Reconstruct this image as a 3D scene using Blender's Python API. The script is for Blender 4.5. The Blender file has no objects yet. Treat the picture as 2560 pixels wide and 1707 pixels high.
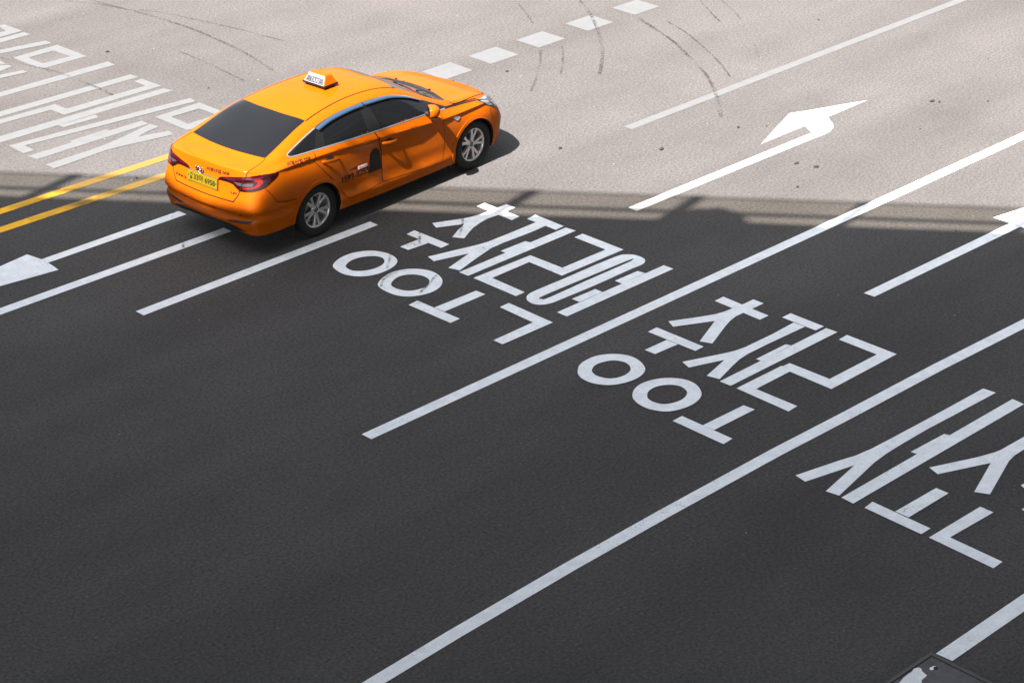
import bpy, bmesh, math, random
import numpy as np
from mathutils import Vector, Matrix
from mathutils.bvhtree import BVHTree
from mathutils.geometry import delaunay_2d_cdt

random.seed(7)
S = bpy.context.scene
C = S.collection
rad = math.radians

# ------------------------------------------------------------------ camera
CAM_H = 11.622
yaw, pitch, roll = 0.795899, 0.465710, -0.006617
fw = Vector((math.cos(yaw) * math.cos(pitch), math.sin(yaw) * math.cos(pitch), -math.sin(pitch)))
r0 = Vector((math.sin(yaw), -math.cos(yaw), 0.0))
u0 = r0.cross(fw)
rt = r0 * math.cos(roll) + u0 * math.sin(roll)
up = -r0 * math.sin(roll) + u0 * math.cos(roll)
cd = bpy.data.cameras.new("camera")
cam = bpy.data.objects.new("camera", cd)
C.objects.link(cam)
cd.sensor_fit = 'HORIZONTAL'
cd.sensor_width = 36.0
cd.lens = 5833.9 / 2560 * 36
cd.clip_start = 0.5
cd.clip_end = 3000
cam.matrix_world = Matrix(((rt.x, up.x, -fw.x, 0), (rt.y, up.y, -fw.y, 0), (rt.z, up.z, -fw.z, CAM_H), (0, 0, 0, 1)))
S.camera = cam

# ------------------------------------------------------------------ light
SUN_EL, SUN_AZ = 53.0, 191.5        # azimuth (from +X, counter clockwise) of the direction TOWARDS the sun
sd = Vector((math.cos(rad(SUN_AZ)) * math.cos(rad(SUN_EL)), math.sin(rad(SUN_AZ)) * math.cos(rad(SUN_EL)), math.sin(rad(SUN_EL))))
W = bpy.data.worlds.new("World")
S.world = W
W.use_nodes = True
nt = W.node_tree
bg = nt.nodes['Background']
sky = nt.nodes.new('ShaderNodeTexSky')
sky.sky_type = 'NISHITA'
sky.sun_disc = False
sky.sun_elevation = rad(SUN_EL)
sky.sun_rotation = rad(90 - SUN_AZ)
sky.air_density = 1.0
sky.dust_density = 2.5
sky.ozone_density = 0.6
hs = nt.nodes.new('ShaderNodeHueSaturation')
hs.inputs['Saturation'].default_value = 0.32
nt.links.new(sky.outputs[0], hs.inputs['Color'])
nt.links.new(hs.outputs[0], bg.inputs[0])
bg.inputs[1].default_value = 0.056
ld = bpy.data.lights.new("sun", 'SUN')
ld.energy = 5.0
ld.angle = rad(0.5)
ld.color = (1.0, 0.93, 0.905)
sun = bpy.data.objects.new("sun", ld)
C.objects.link(sun)
sun.rotation_euler = (-sd).to_track_quat('-Z', 'Y').to_euler()
S.view_settings.view_transform = 'Standard'
S.view_settings.look = 'None'
S.view_settings.exposure = 2.78
S.view_settings.gamma = 1.0

# ------------------------------------------------------------------ helpers
def tag(o, label=None, cat=None, group=None, kind=None):
    if label: o['label'] = label
    if cat: o['category'] = cat
    if group: o['group'] = group
    if kind: o['kind'] = kind
    return o

def empty(name, loc=(0, 0, 0), rz=0.0, parent=None):
    o = bpy.data.objects.new(name, None)
    o.empty_display_size = 0.2
    C.objects.link(o)
    o.location = loc
    o.rotation_euler = (0, 0, rz)
    if parent: o.parent = parent
    return o

def mesh_obj(name, verts, faces, mat=None, parent=None, smooth=False, normals=None):
    me = bpy.data.meshes.new(name)
    me.from_pydata([tuple(v) for v in verts], [], faces)
    me.validate()
    if smooth or normals is not None:
        me.polygons.foreach_set('use_smooth', [True] * len(me.polygons))
    if normals is not None and len(me.vertices) == len(normals):
        me.normals_split_custom_set_from_vertices([tuple(n) for n in normals])
    if mat:
        for m in (mat if isinstance(mat, (list, tuple)) else [mat]): me.materials.append(m)
    me.update()
    o = bpy.data.objects.new(name, me)
    C.objects.link(o)
    if parent: o.parent = parent
    return o

def bm_obj(name, bm, mat=None, parent=None, smooth=False):
    bmesh.ops.recalc_face_normals(bm, faces=bm.faces)
    me = bpy.data.meshes.new(name)
    bm.to_mesh(me)
    bm.free()
    if smooth: me.polygons.foreach_set('use_smooth', [True] * len(me.polygons))
    if mat:
        for m in (mat if isinstance(mat, (list, tuple)) else [mat]): me.materials.append(m)
    o = bpy.data.objects.new(name, me)
    C.objects.link(o)
    if parent: o.parent = parent
    return o

def bm_box(bm, c, s, rz=0.0, bevel=0.0, mi=0):
    g = bmesh.ops.create_cube(bm, size=1.0)
    vs = g['verts']
    m = Matrix.Translation(c) @ Matrix.Rotation(rz, 4, 'Z') @ Matrix.Diagonal((s[0], s[1], s[2], 1))
    bmesh.ops.transform(bm, matrix=m, verts=vs)
    fs = {f for v in vs for f in v.link_faces}
    for f in fs: f.material_index = mi
    if bevel:
        es = list({e for v in vs for e in v.link_edges})
        bmesh.ops.bevel(bm, geom=es, offset=bevel, segments=2, affect='EDGES', profile=0.7)

def bm_tube(bm, a, b, ra, rb=None, n=12, mi=0):
    a, b = Vector(a), Vector(b)
    rb = ra if rb is None else rb
    d = (b - a).normalized()
    u = d.orthogonal().normalized()
    w = d.cross(u)
    A = [bm.verts.new(a + (u * math.cos(t) + w * math.sin(t)) * ra) for t in [2 * math.pi * i / n for i in range(n)]]
    B = [bm.verts.new(b + (u * math.cos(t) + w * math.sin(t)) * rb) for t in [2 * math.pi * i / n for i in range(n)]]
    fs = [bm.faces.new((A[i], A[(i + 1) % n], B[(i + 1) % n], B[i])) for i in range(n)]
    fs.append(bm.faces.new(A[::-1])); fs.append(bm.faces.new(B))
    for f in fs: f.material_index = mi

def mat(name, col=(0.5, 0.5, 0.5), rough=0.5, metal=0.0, spec=0.5, coat=0.0, coat_rough=0.03):
    m = bpy.data.materials.new(name)
    m.use_nodes = True
    b = m.node_tree.nodes['Principled BSDF']
    b.inputs['Base Color'].default_value = (*col, 1)
    b.inputs['Roughness'].default_value = rough
    b.inputs['Metallic'].default_value = metal
    b.inputs['Specular IOR Level'].default_value = spec
    b.inputs['Coat Weight'].default_value = coat
    b.inputs['Coat Roughness'].default_value = coat_rough
    return m

class N:
    """tiny node-building helper"""
    def __init__(s, m):
        s.t = m.node_tree
        s.b = s.t.nodes.get('Principled BSDF')
        s.co = None
    def add(s, kind, **kw):
        n = s.t.nodes.new(kind)
        for k, v in kw.items(): setattr(n, k, v)
        return n
    def link(s, a, b): s.t.links.new(a, b)
    def coord(s):
        if s.co is None:
            g = s.add('ShaderNodeNewGeometry')
            s.co = g.outputs['Position']
        return s.co
    def noise(s, scale, detail=2.0, rough=0.5, vec=None):
        n = s.add('ShaderNodeTexNoise')
        n.inputs['Scale'].default_value = scale
        n.inputs['Detail'].default_value = detail
        n.inputs['Roughness'].default_value = rough
        s.link(vec or s.coord(), n.inputs['Vector'])
        return n.outputs['Fac']
    def ramp(s, fac, stops):
        r = s.add('ShaderNodeValToRGB')
        el = r.color_ramp.elements
        while len(el) < len(stops): el.new(0.5)
        for e, (p, c) in zip(el, stops):
            e.position = p
            e.color = (*c, 1) if len(c) == 3 else c
        s.link(fac, r.inputs[0])
        return r.outputs[0]
    def mix(s, fac, a, b, mode='MIX'):
        m = s.add('ShaderNodeMix', data_type='RGBA', blend_type=mode)
        for sock, val in ((m.inputs[0], fac), (m.inputs[6], a), (m.inputs[7], b)):
            if isinstance(val, (int, float)): sock.default_value = val
            elif isinstance(val, tuple): sock.default_value = (*val, 1)
            else: s.link(val, sock)
        return m.outputs[2]
    def math(s, op, a, b=0.0):
        m = s.add('ShaderNodeMath', operation=op)
        for sock, val in ((m.inputs[0], a), (m.inputs[1], b)):
            if isinstance(val, (int, float)): sock.default_value = val
            else: s.link(val, sock)
        return m.outputs[0]
    def bump(s, h, strength=0.3, dist=0.01):
        b = s.add('ShaderNodeBump')
        b.inputs['Strength'].default_value = strength
        b.inputs['Distance'].default_value = dist
        s.link(h, b.inputs['Height'])
        s.link(b.outputs[0], s.b.inputs['Normal'])
# ------------------------------------------------------------------ painted outlines, in metres on the road
MARKS = {
 'w1': [[[(18.511, 19.518),(18.653, 19.527),(18.661, 18.909),(18.514, 18.896)], [(18.811, 19.298),(18.819, 19.142),(18.511, 19.128),(18.332, 19.143),(18.183, 19.116),(18.014, 19.066),(17.868, 18.995),(17.721, 18.915),(17.643, 19.045),(17.829, 19.144),(18.015, 19.228),(17.698, 19.395),(17.761, 19.53),(18.108, 19.366),(18.214, 19.33),(18.324, 19.308),(18.486, 19.302),(18.66, 19.299)], [(17.311, 19.507),(17.455, 19.522),(17.471, 18.915),(17.33, 18.908)], [(17.004, 19.285),(17.324, 19.286),(17.316, 19.123),(17.01, 19.144)], ('ring', [(16.091, 19.462),(16.286, 19.553),(16.495, 19.551),(16.681, 19.447),(16.762, 19.281),(16.761, 19.115),(16.686, 18.983),(16.522, 18.904),(16.289, 18.896),(16.111, 18.983),(16.017, 19.15),(16.025, 19.324)], [(16.179, 19.332),(16.315, 19.4),(16.468, 19.391),(16.603, 19.304),(16.638, 19.197),(16.589, 19.102),(16.485, 19.043),(16.323, 19.043),(16.185, 19.122),(16.145, 19.223)])], [[(18.673, 18.788),(18.837, 18.809),(18.836, 18.31),(18.685, 18.303)], [(18.685, 18.639),(18.397, 18.635),(18.117, 18.635),(17.86, 18.637),(17.683, 18.667),(17.509, 18.716),(17.048, 18.837),(17.008, 18.691),(17.458, 18.556),(17.002, 18.431),(17.048, 18.283),(17.304, 18.359),(17.531, 18.42),(17.755, 18.475),(17.969, 18.483),(18.236, 18.472),(18.477, 18.467),(18.683, 18.477)], [(18.819, 18.262),(18.837, 18.108),(17.014, 18.103),(17.006, 18.252)], [(17.772, 18.335),(18.179, 18.327),(18.201, 18.258),(17.774, 18.249)], ('ring', [(16.117, 18.69),(16.256, 18.769),(16.436, 18.808),(16.595, 18.769),(16.702, 18.689),(16.785, 18.548),(16.788, 18.392),(16.722, 18.237),(16.597, 18.126),(16.449, 18.08),(16.288, 18.097),(16.139, 18.178),(16.059, 18.317),(16.049, 18.483),(16.067, 18.602)], [(16.226, 18.58),(16.338, 18.645),(16.463, 18.659),(16.571, 18.599),(16.632, 18.489),(16.625, 18.375),(16.569, 18.293),(16.449, 18.236),(16.317, 18.251),(16.229, 18.313),(16.186, 18.423),(16.19, 18.517)])], [[(18.687, 17.986),(18.834, 17.99),(18.842, 17.316),(17.793, 17.326),(17.793, 17.869),(17.173, 17.862),(17.167, 17.315),(17.022, 17.314),(17.018, 18.019),(17.939, 17.996),(17.953, 17.476),(18.69, 17.469)], [(16.799, 17.745),(16.809, 17.598),(16.163, 17.601),(16.153, 17.761)], [(15.992, 18.02),(16.14, 18.031),(16.158, 17.343),(16.01, 17.337)]], [('ring', [(17.067, 17.185),(17.152, 17.244),(17.301, 17.26),(17.747, 17.253),(18.302, 17.254),(18.665, 17.24),(18.768, 17.193),(18.827, 17.107),(18.829, 16.985),(18.784, 16.911),(18.683, 16.868),(18.462, 16.874),(17.897, 16.868),(17.367, 16.883),(17.196, 16.891),(17.091, 16.927),(17.025, 17.002),(17.023, 17.106)], [(17.168, 17.083),(17.298, 17.097),(17.974, 17.083),(18.676, 17.064),(18.692, 17.035),(18.549, 17.026),(17.896, 17.026),(17.254, 17.017),(17.176, 17.055)]), [(18.849, 16.67),(18.853, 16.522),(17.052, 16.524),(17.052, 16.679)], [(18.125, 16.786),(18.512, 16.78),(18.529, 16.677),(18.124, 16.673)], [(17.418, 16.802),(17.798, 16.792),(17.802, 16.679),(17.422, 16.683)], [(16.684, 17.233),(16.833, 17.239),(16.829, 16.525),(16.048, 16.537),(16.047, 16.681),(16.669, 16.687)]]],
 'w2': [[[(18.539, 15.605),(18.693, 15.606),(18.676, 14.921),(18.525, 14.919)], [(18.88, 15.315),(18.881, 15.162),(18.541, 15.166),(18.403, 15.169),(18.279, 15.143),(18.135, 15.092),(17.697, 14.908),(17.639, 15.043),(18.145, 15.259),(17.704, 15.495),(17.77, 15.625),(18.124, 15.439),(18.285, 15.368),(18.389, 15.343),(18.527, 15.332),(18.706, 15.314)], [(17.411, 15.608),(17.562, 15.615),(17.57, 14.926),(17.428, 14.919)], [(17.053, 15.331),(17.407, 15.323),(17.414, 15.163),(17.06, 15.182)], ('ring', [(16.173, 15.505),(16.29, 15.588),(16.424, 15.618),(16.583, 15.606),(16.731, 15.516),(16.824, 15.375),(16.825, 15.214),(16.75, 15.051),(16.649, 14.971),(16.506, 14.935),(16.324, 14.958),(16.173, 15.039),(16.085, 15.18),(16.075, 15.333),(16.115, 15.436)], [(16.3, 15.413),(16.397, 15.462),(16.512, 15.456),(16.625, 15.4),(16.679, 15.288),(16.654, 15.184),(16.583, 15.11),(16.471, 15.078),(16.353, 15.096),(16.27, 15.162),(16.238, 15.277),(16.26, 15.363)])], [[(18.748, 14.781),(18.899, 14.78),(18.9, 14.303),(18.756, 14.304)], [(18.736, 14.603),(18.346, 14.587),(17.886, 14.593),(17.731, 14.618),(17.6, 14.663),(17.132, 14.849),(17.082, 14.709),(17.492, 14.553),(17.072, 14.444),(17.112, 14.295),(17.436, 14.396),(17.622, 14.447),(17.79, 14.465),(18.106, 14.466),(18.747, 14.447)], [(18.881, 14.254),(18.892, 14.103),(17.078, 14.109),(17.07, 14.259)], [(17.748, 14.321),(18.248, 14.319),(18.271, 14.261),(17.751, 14.254)], ('ring', [(16.185, 14.71),(16.301, 14.786),(16.446, 14.817),(16.615, 14.782),(16.755, 14.688),(16.84, 14.545),(16.837, 14.387),(16.745, 14.233),(16.634, 14.154),(16.481, 14.118),(16.311, 14.135),(16.167, 14.205),(16.085, 14.346),(16.076, 14.492),(16.116, 14.623)], [(16.295, 14.599),(16.384, 14.65),(16.509, 14.654),(16.629, 14.59),(16.686, 14.486),(16.666, 14.383),(16.61, 14.317),(16.499, 14.272),(16.371, 14.281),(16.263, 14.338),(16.226, 14.443),(16.24, 14.533)])], [[(18.76, 13.978),(18.913, 13.986),(18.923, 13.308),(17.776, 13.303),(17.779, 13.874),(17.215, 13.872),(17.224, 13.318),(17.068, 13.308),(17.08, 14.03),(17.817, 14.023),(17.826, 14.007),(17.933, 14.001),(17.945, 13.461),(18.763, 13.457)], [(16.841, 13.728),(16.851, 13.584),(16.216, 13.594),(16.209, 13.743)], [(16.061, 14.026),(16.208, 14.029),(16.209, 13.34),(16.057, 13.33)]]],
 'w3': [[[(18.921, 12.167),(18.939, 12.016),(18.164, 12.037),(17.793, 12.05),(17.313, 12.046),(17.077, 12.037),(16.843, 12.013),(16.075, 11.854),(16.05, 12.001),(16.657, 12.119),(16.052, 12.261),(16.082, 12.409),(16.616, 12.289),(16.817, 12.233),(17.056, 12.205),(17.415, 12.194),(17.97, 12.18)], [(18.942, 11.809),(18.931, 11.657),(16.05, 11.663),(16.059, 11.815)], [(17.269, 11.883),(17.813, 11.867),(17.833, 11.807),(17.277, 11.809)], [(16.859, 11.27),(16.862, 11.122),(16.218, 11.122),(16.214, 11.281)], [(16.06, 11.533),(16.206, 11.549),(16.199, 10.85),(16.05, 10.85)]], [[(19.358, 11.227),(19.324, 11.068),(18.12, 11.103),(17.951, 11.1),(17.815, 11.074),(17.133, 10.825),(17.064, 10.962),(17.655, 11.181),(17.095, 11.422),(17.145, 11.562),(17.646, 11.348),(17.843, 11.283),(17.951, 11.263),(18.085, 11.261)], [(16.872, 10.754),(16.872, 10.601),(16.198, 10.625),(16.188, 10.022),(16.036, 10.015),(16.056, 10.764)], [(17.49, 10.711),(17.738, 10.689),(17.729, 10.604),(17.457, 10.629)], [(17.108, 10.44),(17.343, 10.422),(17.335, 10.339),(17.096, 10.37)]]],
 'left': [[('hole', [(17.891, 29.801),(18.269, 29.677),(18.295, 29.226),(17.826, 29.218)], [(17.931, 29.667),(18.157, 29.624),(18.12, 29.404),(17.97, 29.418)]), [(17.486, 29.177),(18.276, 29.161),(18.28, 28.995),(17.38, 29.014)], [(17.241, 28.8),(18.286, 28.602),(18.28, 28.435),(17.151, 28.662)]], [('hole', [(17.517, 28.32),(18.3, 28.325),(18.316, 27.594),(17.532, 27.611)], [(17.679, 28.155),(18.108, 28.148),(18.143, 27.771),(17.682, 27.794)]), [(17.276, 28.478),(17.312, 28.345),(17.295, 28.154),(17.122, 28.243)], [(17.012, 28.076),(17.105, 28.218),(17.274, 28.131),(17.302, 28.008),(17.051, 27.951)], [(16.765, 27.883),(17.312, 27.758),(17.33, 27.638),(16.666, 27.733)]], [[(16.227, 27.24),(18.401, 27.189),(18.389, 26.997),(16.125, 27.084)]], [[(15.811, 26.601),(18.313, 26.51),(18.318, 26.337),(15.702, 26.432)], [(18.173, 26.234),(18.31, 26.249),(18.336, 25.807),(16.701, 25.844),(16.683, 26.135),(15.558, 26.211),(15.647, 26.348),(16.852, 26.285),(16.863, 26.018),(18.17, 25.976)]], [[(15.303, 25.819),(18.294, 25.71),(18.34, 25.541),(15.168, 25.611)], [(16.418, 25.58),(17.008, 25.555),(16.982, 25.427),(16.423, 25.462)], [(15.521, 25.434),(18.321, 25.128),(18.3, 24.965),(15.676, 25.277),(15.672, 25.046),(15.504, 25.055)]], [[(15.494, 24.941),(17.32, 24.911),(17.323, 24.744),(15.516, 24.759)], [(16.193, 24.982),(16.784, 24.993),(16.795, 24.926),(16.178, 24.895)], [(15.489, 24.523),(16.1, 24.523),(16.422, 24.538),(16.672, 24.577),(16.896, 24.626),(17.33, 24.73),(17.348, 24.552),(17.113, 24.518),(16.936, 24.456),(17.359, 24.331),(17.31, 24.183),(16.868, 24.268),(16.567, 24.337),(16.358, 24.368),(16.058, 24.351),(15.491, 24.33)], ('hole', [(17.531, 24.881),(18.306, 24.898),(18.312, 24.176),(17.535, 24.165)], [(17.694, 24.727),(18.155, 24.703),(18.172, 24.348),(17.691, 24.357)])]],
 'arrL': [[(13.745, 22.069),(15.785, 22.06),(15.791, 21.908),(13.743, 21.93)], [(13.704, 22.311),(13.722, 22.195),(13.745, 22.069),(13.743, 21.93),(13.735, 21.806),(13.716, 21.673),(11.501, 21.997)]],
 'arrR': [(19.811, 18.14),(23.399, 18.105),(23.531, 18.326),(22.603, 18.326),(23.258, 18.585),(23.751, 18.778),(24.071, 18.641),(24.514, 18.477),(24.9, 18.324),(24.008, 18.312),(23.86, 18.11),(23.767, 18.022),(23.609, 17.956),(23.463, 17.942),(23.216, 17.952),(19.808, 17.989)],
 'dash': [[(26.432, 23.589),(26.98, 23.595),(26.969, 23.119),(26.384, 23.121)], [(25.351, 23.585),(25.879, 23.591),(25.877, 23.124),(25.314, 23.127)], [(24.306, 23.586),(24.822, 23.592),(24.837, 23.132),(24.288, 23.126)], [(23.229, 23.588),(23.79, 23.626),(23.819, 23.146),(23.213, 23.143)], [(22.276, 23.584),(22.802, 23.61),(22.797, 23.14),(22.259, 23.142)], [(21.419, 23.619),(21.823, 23.613),(21.804, 23.162),(21.365, 23.159)]],
 'coverpaint': [(14.236, 9.538),(14.24, 9.512),(14.211, 9.476),(14.191, 9.411),(14.1, 9.401),(14.059, 9.371),(13.919, 9.511),(14.023, 9.535),(14.083, 9.54),(14.149, 9.539),(14.191, 9.555)],
 'coverspot': [(14.309, 9.465),(14.349, 9.455),(14.359, 9.444),(14.324, 9.436),(14.299, 9.425),(14.278, 9.435),(14.283, 9.455)],
 'skid': [[(19.882, 29.736),(19.939, 29.296),(20.06, 28.61),(20.132, 27.877),(20.148, 27.358),(20.118, 26.79),(20.059, 26.196),(19.975, 25.71),(19.849, 25.18)], [(20.131, 28.762),(20.296, 28.37),(20.433, 27.862),(20.551, 27.341),(20.642, 26.926),(20.689, 26.593),(20.773, 26.053)], [(17.394, 28.47),(17.489, 27.908),(17.609, 27.394),(17.646, 26.906),(17.649, 26.46),(17.629, 26.014)], [(19.542, 30.045),(19.763, 29.628),(19.98, 29.066)], [(19.393, 26.772),(19.386, 26.242),(19.337, 25.668),(19.289, 25.108)], [(24.539, 24.982),(24.336, 24.584),(24.114, 24.218),(23.945, 23.954)], [(25.248, 24.258),(25.006, 23.826),(24.605, 23.281),(24.254, 22.857),(23.798, 22.357),(23.346, 21.951),(23.027, 21.692)], [(23.158, 23.009),(22.721, 22.587),(22.297, 22.243),(21.839, 21.894)], [(23.519, 22.914),(23.086, 22.48),(22.639, 22.087)], [(25.267, 22.97),(25.067, 22.452),(24.824, 21.859)], [(25.444, 22.571),(25.32, 22.194)], [(25.236, 22.962),(24.984, 22.304),(24.8, 21.825),(24.567, 21.412),(24.265, 20.875),(24.027, 20.502),(23.716, 20.117),(23.345, 19.715),(22.969, 19.342)], [(25.431, 22.532),(25.258, 22.026),(24.894, 21.294),(24.586, 20.757),(24.252, 20.272)], [(26.573, 22.906),(26.244, 22.403),(25.984, 21.968)], [(26.8, 22.674),(26.549, 22.21),(26.298, 21.821)], [(25.57, 20.931),(25.152, 20.497)]],
 'spot': [(20.62, 20.123),(22.5, 17.308),(25.502, 17.66),(25.531, 17.565),(22.403, 17.562),(21.8, 17.051),(21.541, 19.149),(22.847, 18.933),(18.638, 27.534),(18.742, 25.253),(22.188, 22.729),(27.093, 20.954),(23.151, 18.688),(27.447, 18.098),(22.078, 14.793),(16.045, 23.295),(26.03, 17.102),(24.512, 17.138)],
 'scuff': [[(18.108, 19.348),(17.949, 19.198),(17.735, 19.0)], [(17.447, 19.421),(17.335, 19.297),(17.211, 19.165)], [(16.777, 19.203),(16.64, 19.072),(16.477, 18.929)], [(16.754, 18.377),(16.603, 18.298),(16.43, 18.216),(16.287, 18.157)], [(16.657, 18.685),(16.46, 18.763),(16.281, 18.743),(16.117, 18.631),(16.076, 18.514)], [(15.711, 22.052),(15.629, 21.977),(15.559, 21.918)], [(15.215, 21.226),(15.129, 21.108)]],
}
# ------------------------------------------------------------------ road surface
G3 = lambda v: (v, v, v)
m_road = mat('asphalt', rough=0.9, spec=0.25)
n = N(m_road)
grain = n.noise(30, 4.0, 0.75)
big = n.noise(0.55, 3.0, 0.6)
mid = n.noise(6.0, 3.0, 0.6)
fine = n.noise(230, 2.0, 0.7)
base = n.ramp(grain, [(0.30, (0.012, 0.0108, 0.0105)), (0.40, (0.040, 0.0371, 0.0352)), (0.52, (0.058, 0.0542, 0.0513)), (0.62, (0.069, 0.0644, 0.0607)), (0.74, (0.13, 0.121, 0.114))])
base = n.mix(1.0, base, n.ramp(big, [(0.3, G3(0.88)), (0.7, G3(1.07))]), 'MULTIPLY')
base = n.mix(1.0, base, n.ramp(mid, [(0.3, G3(0.96)), (0.7, G3(1.03))]), 'MULTIPLY')
mp = n.add('ShaderNodeMapping'); mp.inputs['Scale'].default_value = (0.09, 0.55, 1); n.link(n.coord(), mp.inputs['Vector'])
base = n.mix(1.0, base, n.ramp(n.noise(1.0, 3.0, 0.55, mp.outputs[0]), [(0.33, G3(0.80)), (0.60, G3(1.06))]), 'MULTIPLY')
vor = n.add('ShaderNodeTexVoronoi'); vor.inputs['Scale'].default_value = 5.0
n.link(n.coord(), vor.inputs['Vector'])
peb = n.ramp(vor.outputs['Distance'], [(0.035, G3(1.0)), (0.06, G3(0.0))])
pick = n.ramp(n.noise(3.1, 1.0), [(0.58, G3(0.0)), (0.64, G3(0.55))])
base = n.mix(n.math('MULTIPLY', peb, pick), base, (0.30, 0.29, 0.28))
n.link(base, n.b.inputs['Base Color'])
n.bump(n.math('ADD', n.math('MULTIPLY', grain, 0.7), n.math('MULTIPLY', fine, 0.3)), 0.55, 0.006)
R = 900.0
tag(mesh_obj('road', [(-R, -R, 0), (R, -R, 0), (R, R, 0), (-R, R, 0)], [(0, 1, 2, 3)], m_road), kind='structure')

def paint_mat(name, col, wear, dirt):
    m = mat(name, rough=0.75, spec=0.3)
    n = N(m)
    d1 = n.noise(7.0, 4.0, 0.65)
    d2 = n.noise(70.0, 3.0, 0.7)
    d3 = n.noise(2.3, 3.0, 0.6)
    c = n.mix(1.0, (*col,), n.ramp(d1, [(0.30, G3(1 - dirt)), (0.65, G3(1.0))]), 'MULTIPLY')
    c = n.mix(1.0, c, n.ramp(d2, [(0.28, G3(1 - dirt)), (0.5, G3(1.0))]), 'MULTIPLY')
    chip = n.ramp(n.math('ADD', n.math('MULTIPLY', d2, 0.55), n.math('MULTIPLY', d3, 0.45)), [(wear - 0.012, G3(1.0)), (wear + 0.012, G3(0.0))])
    vo = n.add('ShaderNodeTexVoronoi', feature='DISTANCE_TO_EDGE'); vo.inputs['Scale'].default_value = 1.3
    wv = n.add('ShaderNodeVectorMath', operation='ADD')
    nz = n.add('ShaderNodeTexNoise'); nz.inputs['Scale'].default_value = 5.0; n.link(n.coord(), nz.inputs['Vector'])
    sc = n.add('ShaderNodeVectorMath', operation='SCALE'); sc.inputs['Scale'].default_value = 0.25
    n.link(nz.outputs['Color'], sc.inputs[0]); n.link(n.coord(), wv.inputs[0]); n.link(sc.outputs[0], wv.inputs[1])
    n.link(wv.outputs[0], vo.inputs['Vector'])
    crack = n.math('MULTIPLY', n.ramp(vo.outputs['Distance'], [(0.002, G3(1.0)), (0.005, G3(0.0))]), n.ramp(d1, [(0.55, G3(0.0)), (0.60, G3(0.35))]))
    fac = n.math('MAXIMUM', chip, crack)
    c = n.mix(fac, c, (0.07, 0.066, 0.065))
    n.link(c, n.b.inputs['Base Color'])
    n.bump(d2, 0.25, 0.002)
    return m

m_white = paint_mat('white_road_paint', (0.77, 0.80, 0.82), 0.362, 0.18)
m_worn_sun = paint_mat('worn_sun_dimmed_white_paint', (0.080, 0.083, 0.083), 0.31, 0.12)  # white dimmed for sunlit markings so direct sun won't clip; lettering is worn too
m_white_sun = paint_mat('sun_dimmed_white_paint', (0.26, 0.27, 0.27), 0.33, 0.12)  # white paint partly dimmed for the arrow lying in the sun
m_yel = paint_mat('yellow_road_paint', (0.78, 0.40, 0.006), 0.35, 0.16)

# yellow lines: worn towards the crossing, and darkened there to hold down the sunlit tone
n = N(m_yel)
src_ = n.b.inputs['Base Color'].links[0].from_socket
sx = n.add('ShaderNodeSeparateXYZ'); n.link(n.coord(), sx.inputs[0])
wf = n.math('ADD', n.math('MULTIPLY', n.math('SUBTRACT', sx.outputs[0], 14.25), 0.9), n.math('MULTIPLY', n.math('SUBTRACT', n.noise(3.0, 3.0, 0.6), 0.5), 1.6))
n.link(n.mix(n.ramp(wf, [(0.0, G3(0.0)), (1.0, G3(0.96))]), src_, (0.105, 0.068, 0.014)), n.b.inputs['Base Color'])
PZ = 0.004
def smooth_ring(p, k=5):
    out = []
    m = len(p)
    for i in range(m):
        a, b, c, d = (np.array(p[(i + j) % m]) for j in (-1, 0, 1, 2))
        for t in np.linspace(0, 1, k, endpoint=False):
            out.append(tuple(0.5 * ((2 * b) + (c - a) * t + (2 * a - 5 * b + 4 * c - d) * t * t + (-a + 3 * b - 3 * c + d) * t ** 3)))
    return out

def flat(bm, outer, holes=(), z=PZ):
    vs, es = [], []
    for loop in [outer, *holes]:
        o = len(vs)
        vs += [Vector(p[:2]) for p in loop]
        es += [(o + i, o + (i + 1) % len(loop)) for i in range(len(loop))]
    hole_pts = [sum((Vector(p[:2]) for p in h), Vector((0, 0))) / len(h) for h in holes]
    V, E, F, *_ = delaunay_2d_cdt(vs, es, [], 2 if holes else 1, 1e-6)
    nv = [bm.verts.new((v.x, v.y, z)) for v in V]
    def inside(pt, loop):
        c = False
        j = len(loop) - 1
        for i in range(len(loop)):
            (xi, yi), (xj, yj) = loop[i][:2], loop[j][:2]
            if (yi > pt.y) != (yj > pt.y) and pt.x < (xj - xi) * (pt.y - yi) / (yj - yi) + xi: c = not c
            j = i
        return c
    for f in F:
        ct = sum((V[i] for i in f), Vector((0, 0))) / len(f)
        if any(inside(ct, h) for h in holes) or not inside(ct, outer): continue
        q = [nv[i] for i in f]
        fc = bm.faces.new(q)
        fc.normal_update()
        if fc.normal.z < 0: fc.normal_flip()

def strokes_bm(items):
    bm = bmesh.new()
    for i, it in enumerate(items):
        z = PZ + 0.0008 * i
        if it[0] == 'ring': flat(bm, smooth_ring(it[1]), [smooth_ring(it[2])], z)
        elif it[0] == 'hole': flat(bm, it[1], [it[2]], z)
        else: flat(bm, it, (), z)
    bmesh.ops.delete(bm, geom=[v for v in bm.verts if not v.link_faces], context='VERTS')
    return bm

def flat_obj(name, bm, m, parent=None):
    me = bpy.data.meshes.new(name)
    bm.to_mesh(me); bm.free()
    me.materials.append(m)
    o = bpy.data.objects.new(name, me)
    C.objects.link(o)
    if parent: o.parent = parent
    return o

def word(chars, m, label):
    root = empty('road_lettering')
    for c in chars: flat_obj('character', strokes_bm(c), m, root)
    return tag(root, label, 'road lettering')

def marking(name, items, m, label, cat, group=None):
    return tag(flat_obj(name, strokes_bm(items), m), label, cat, group)

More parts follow.
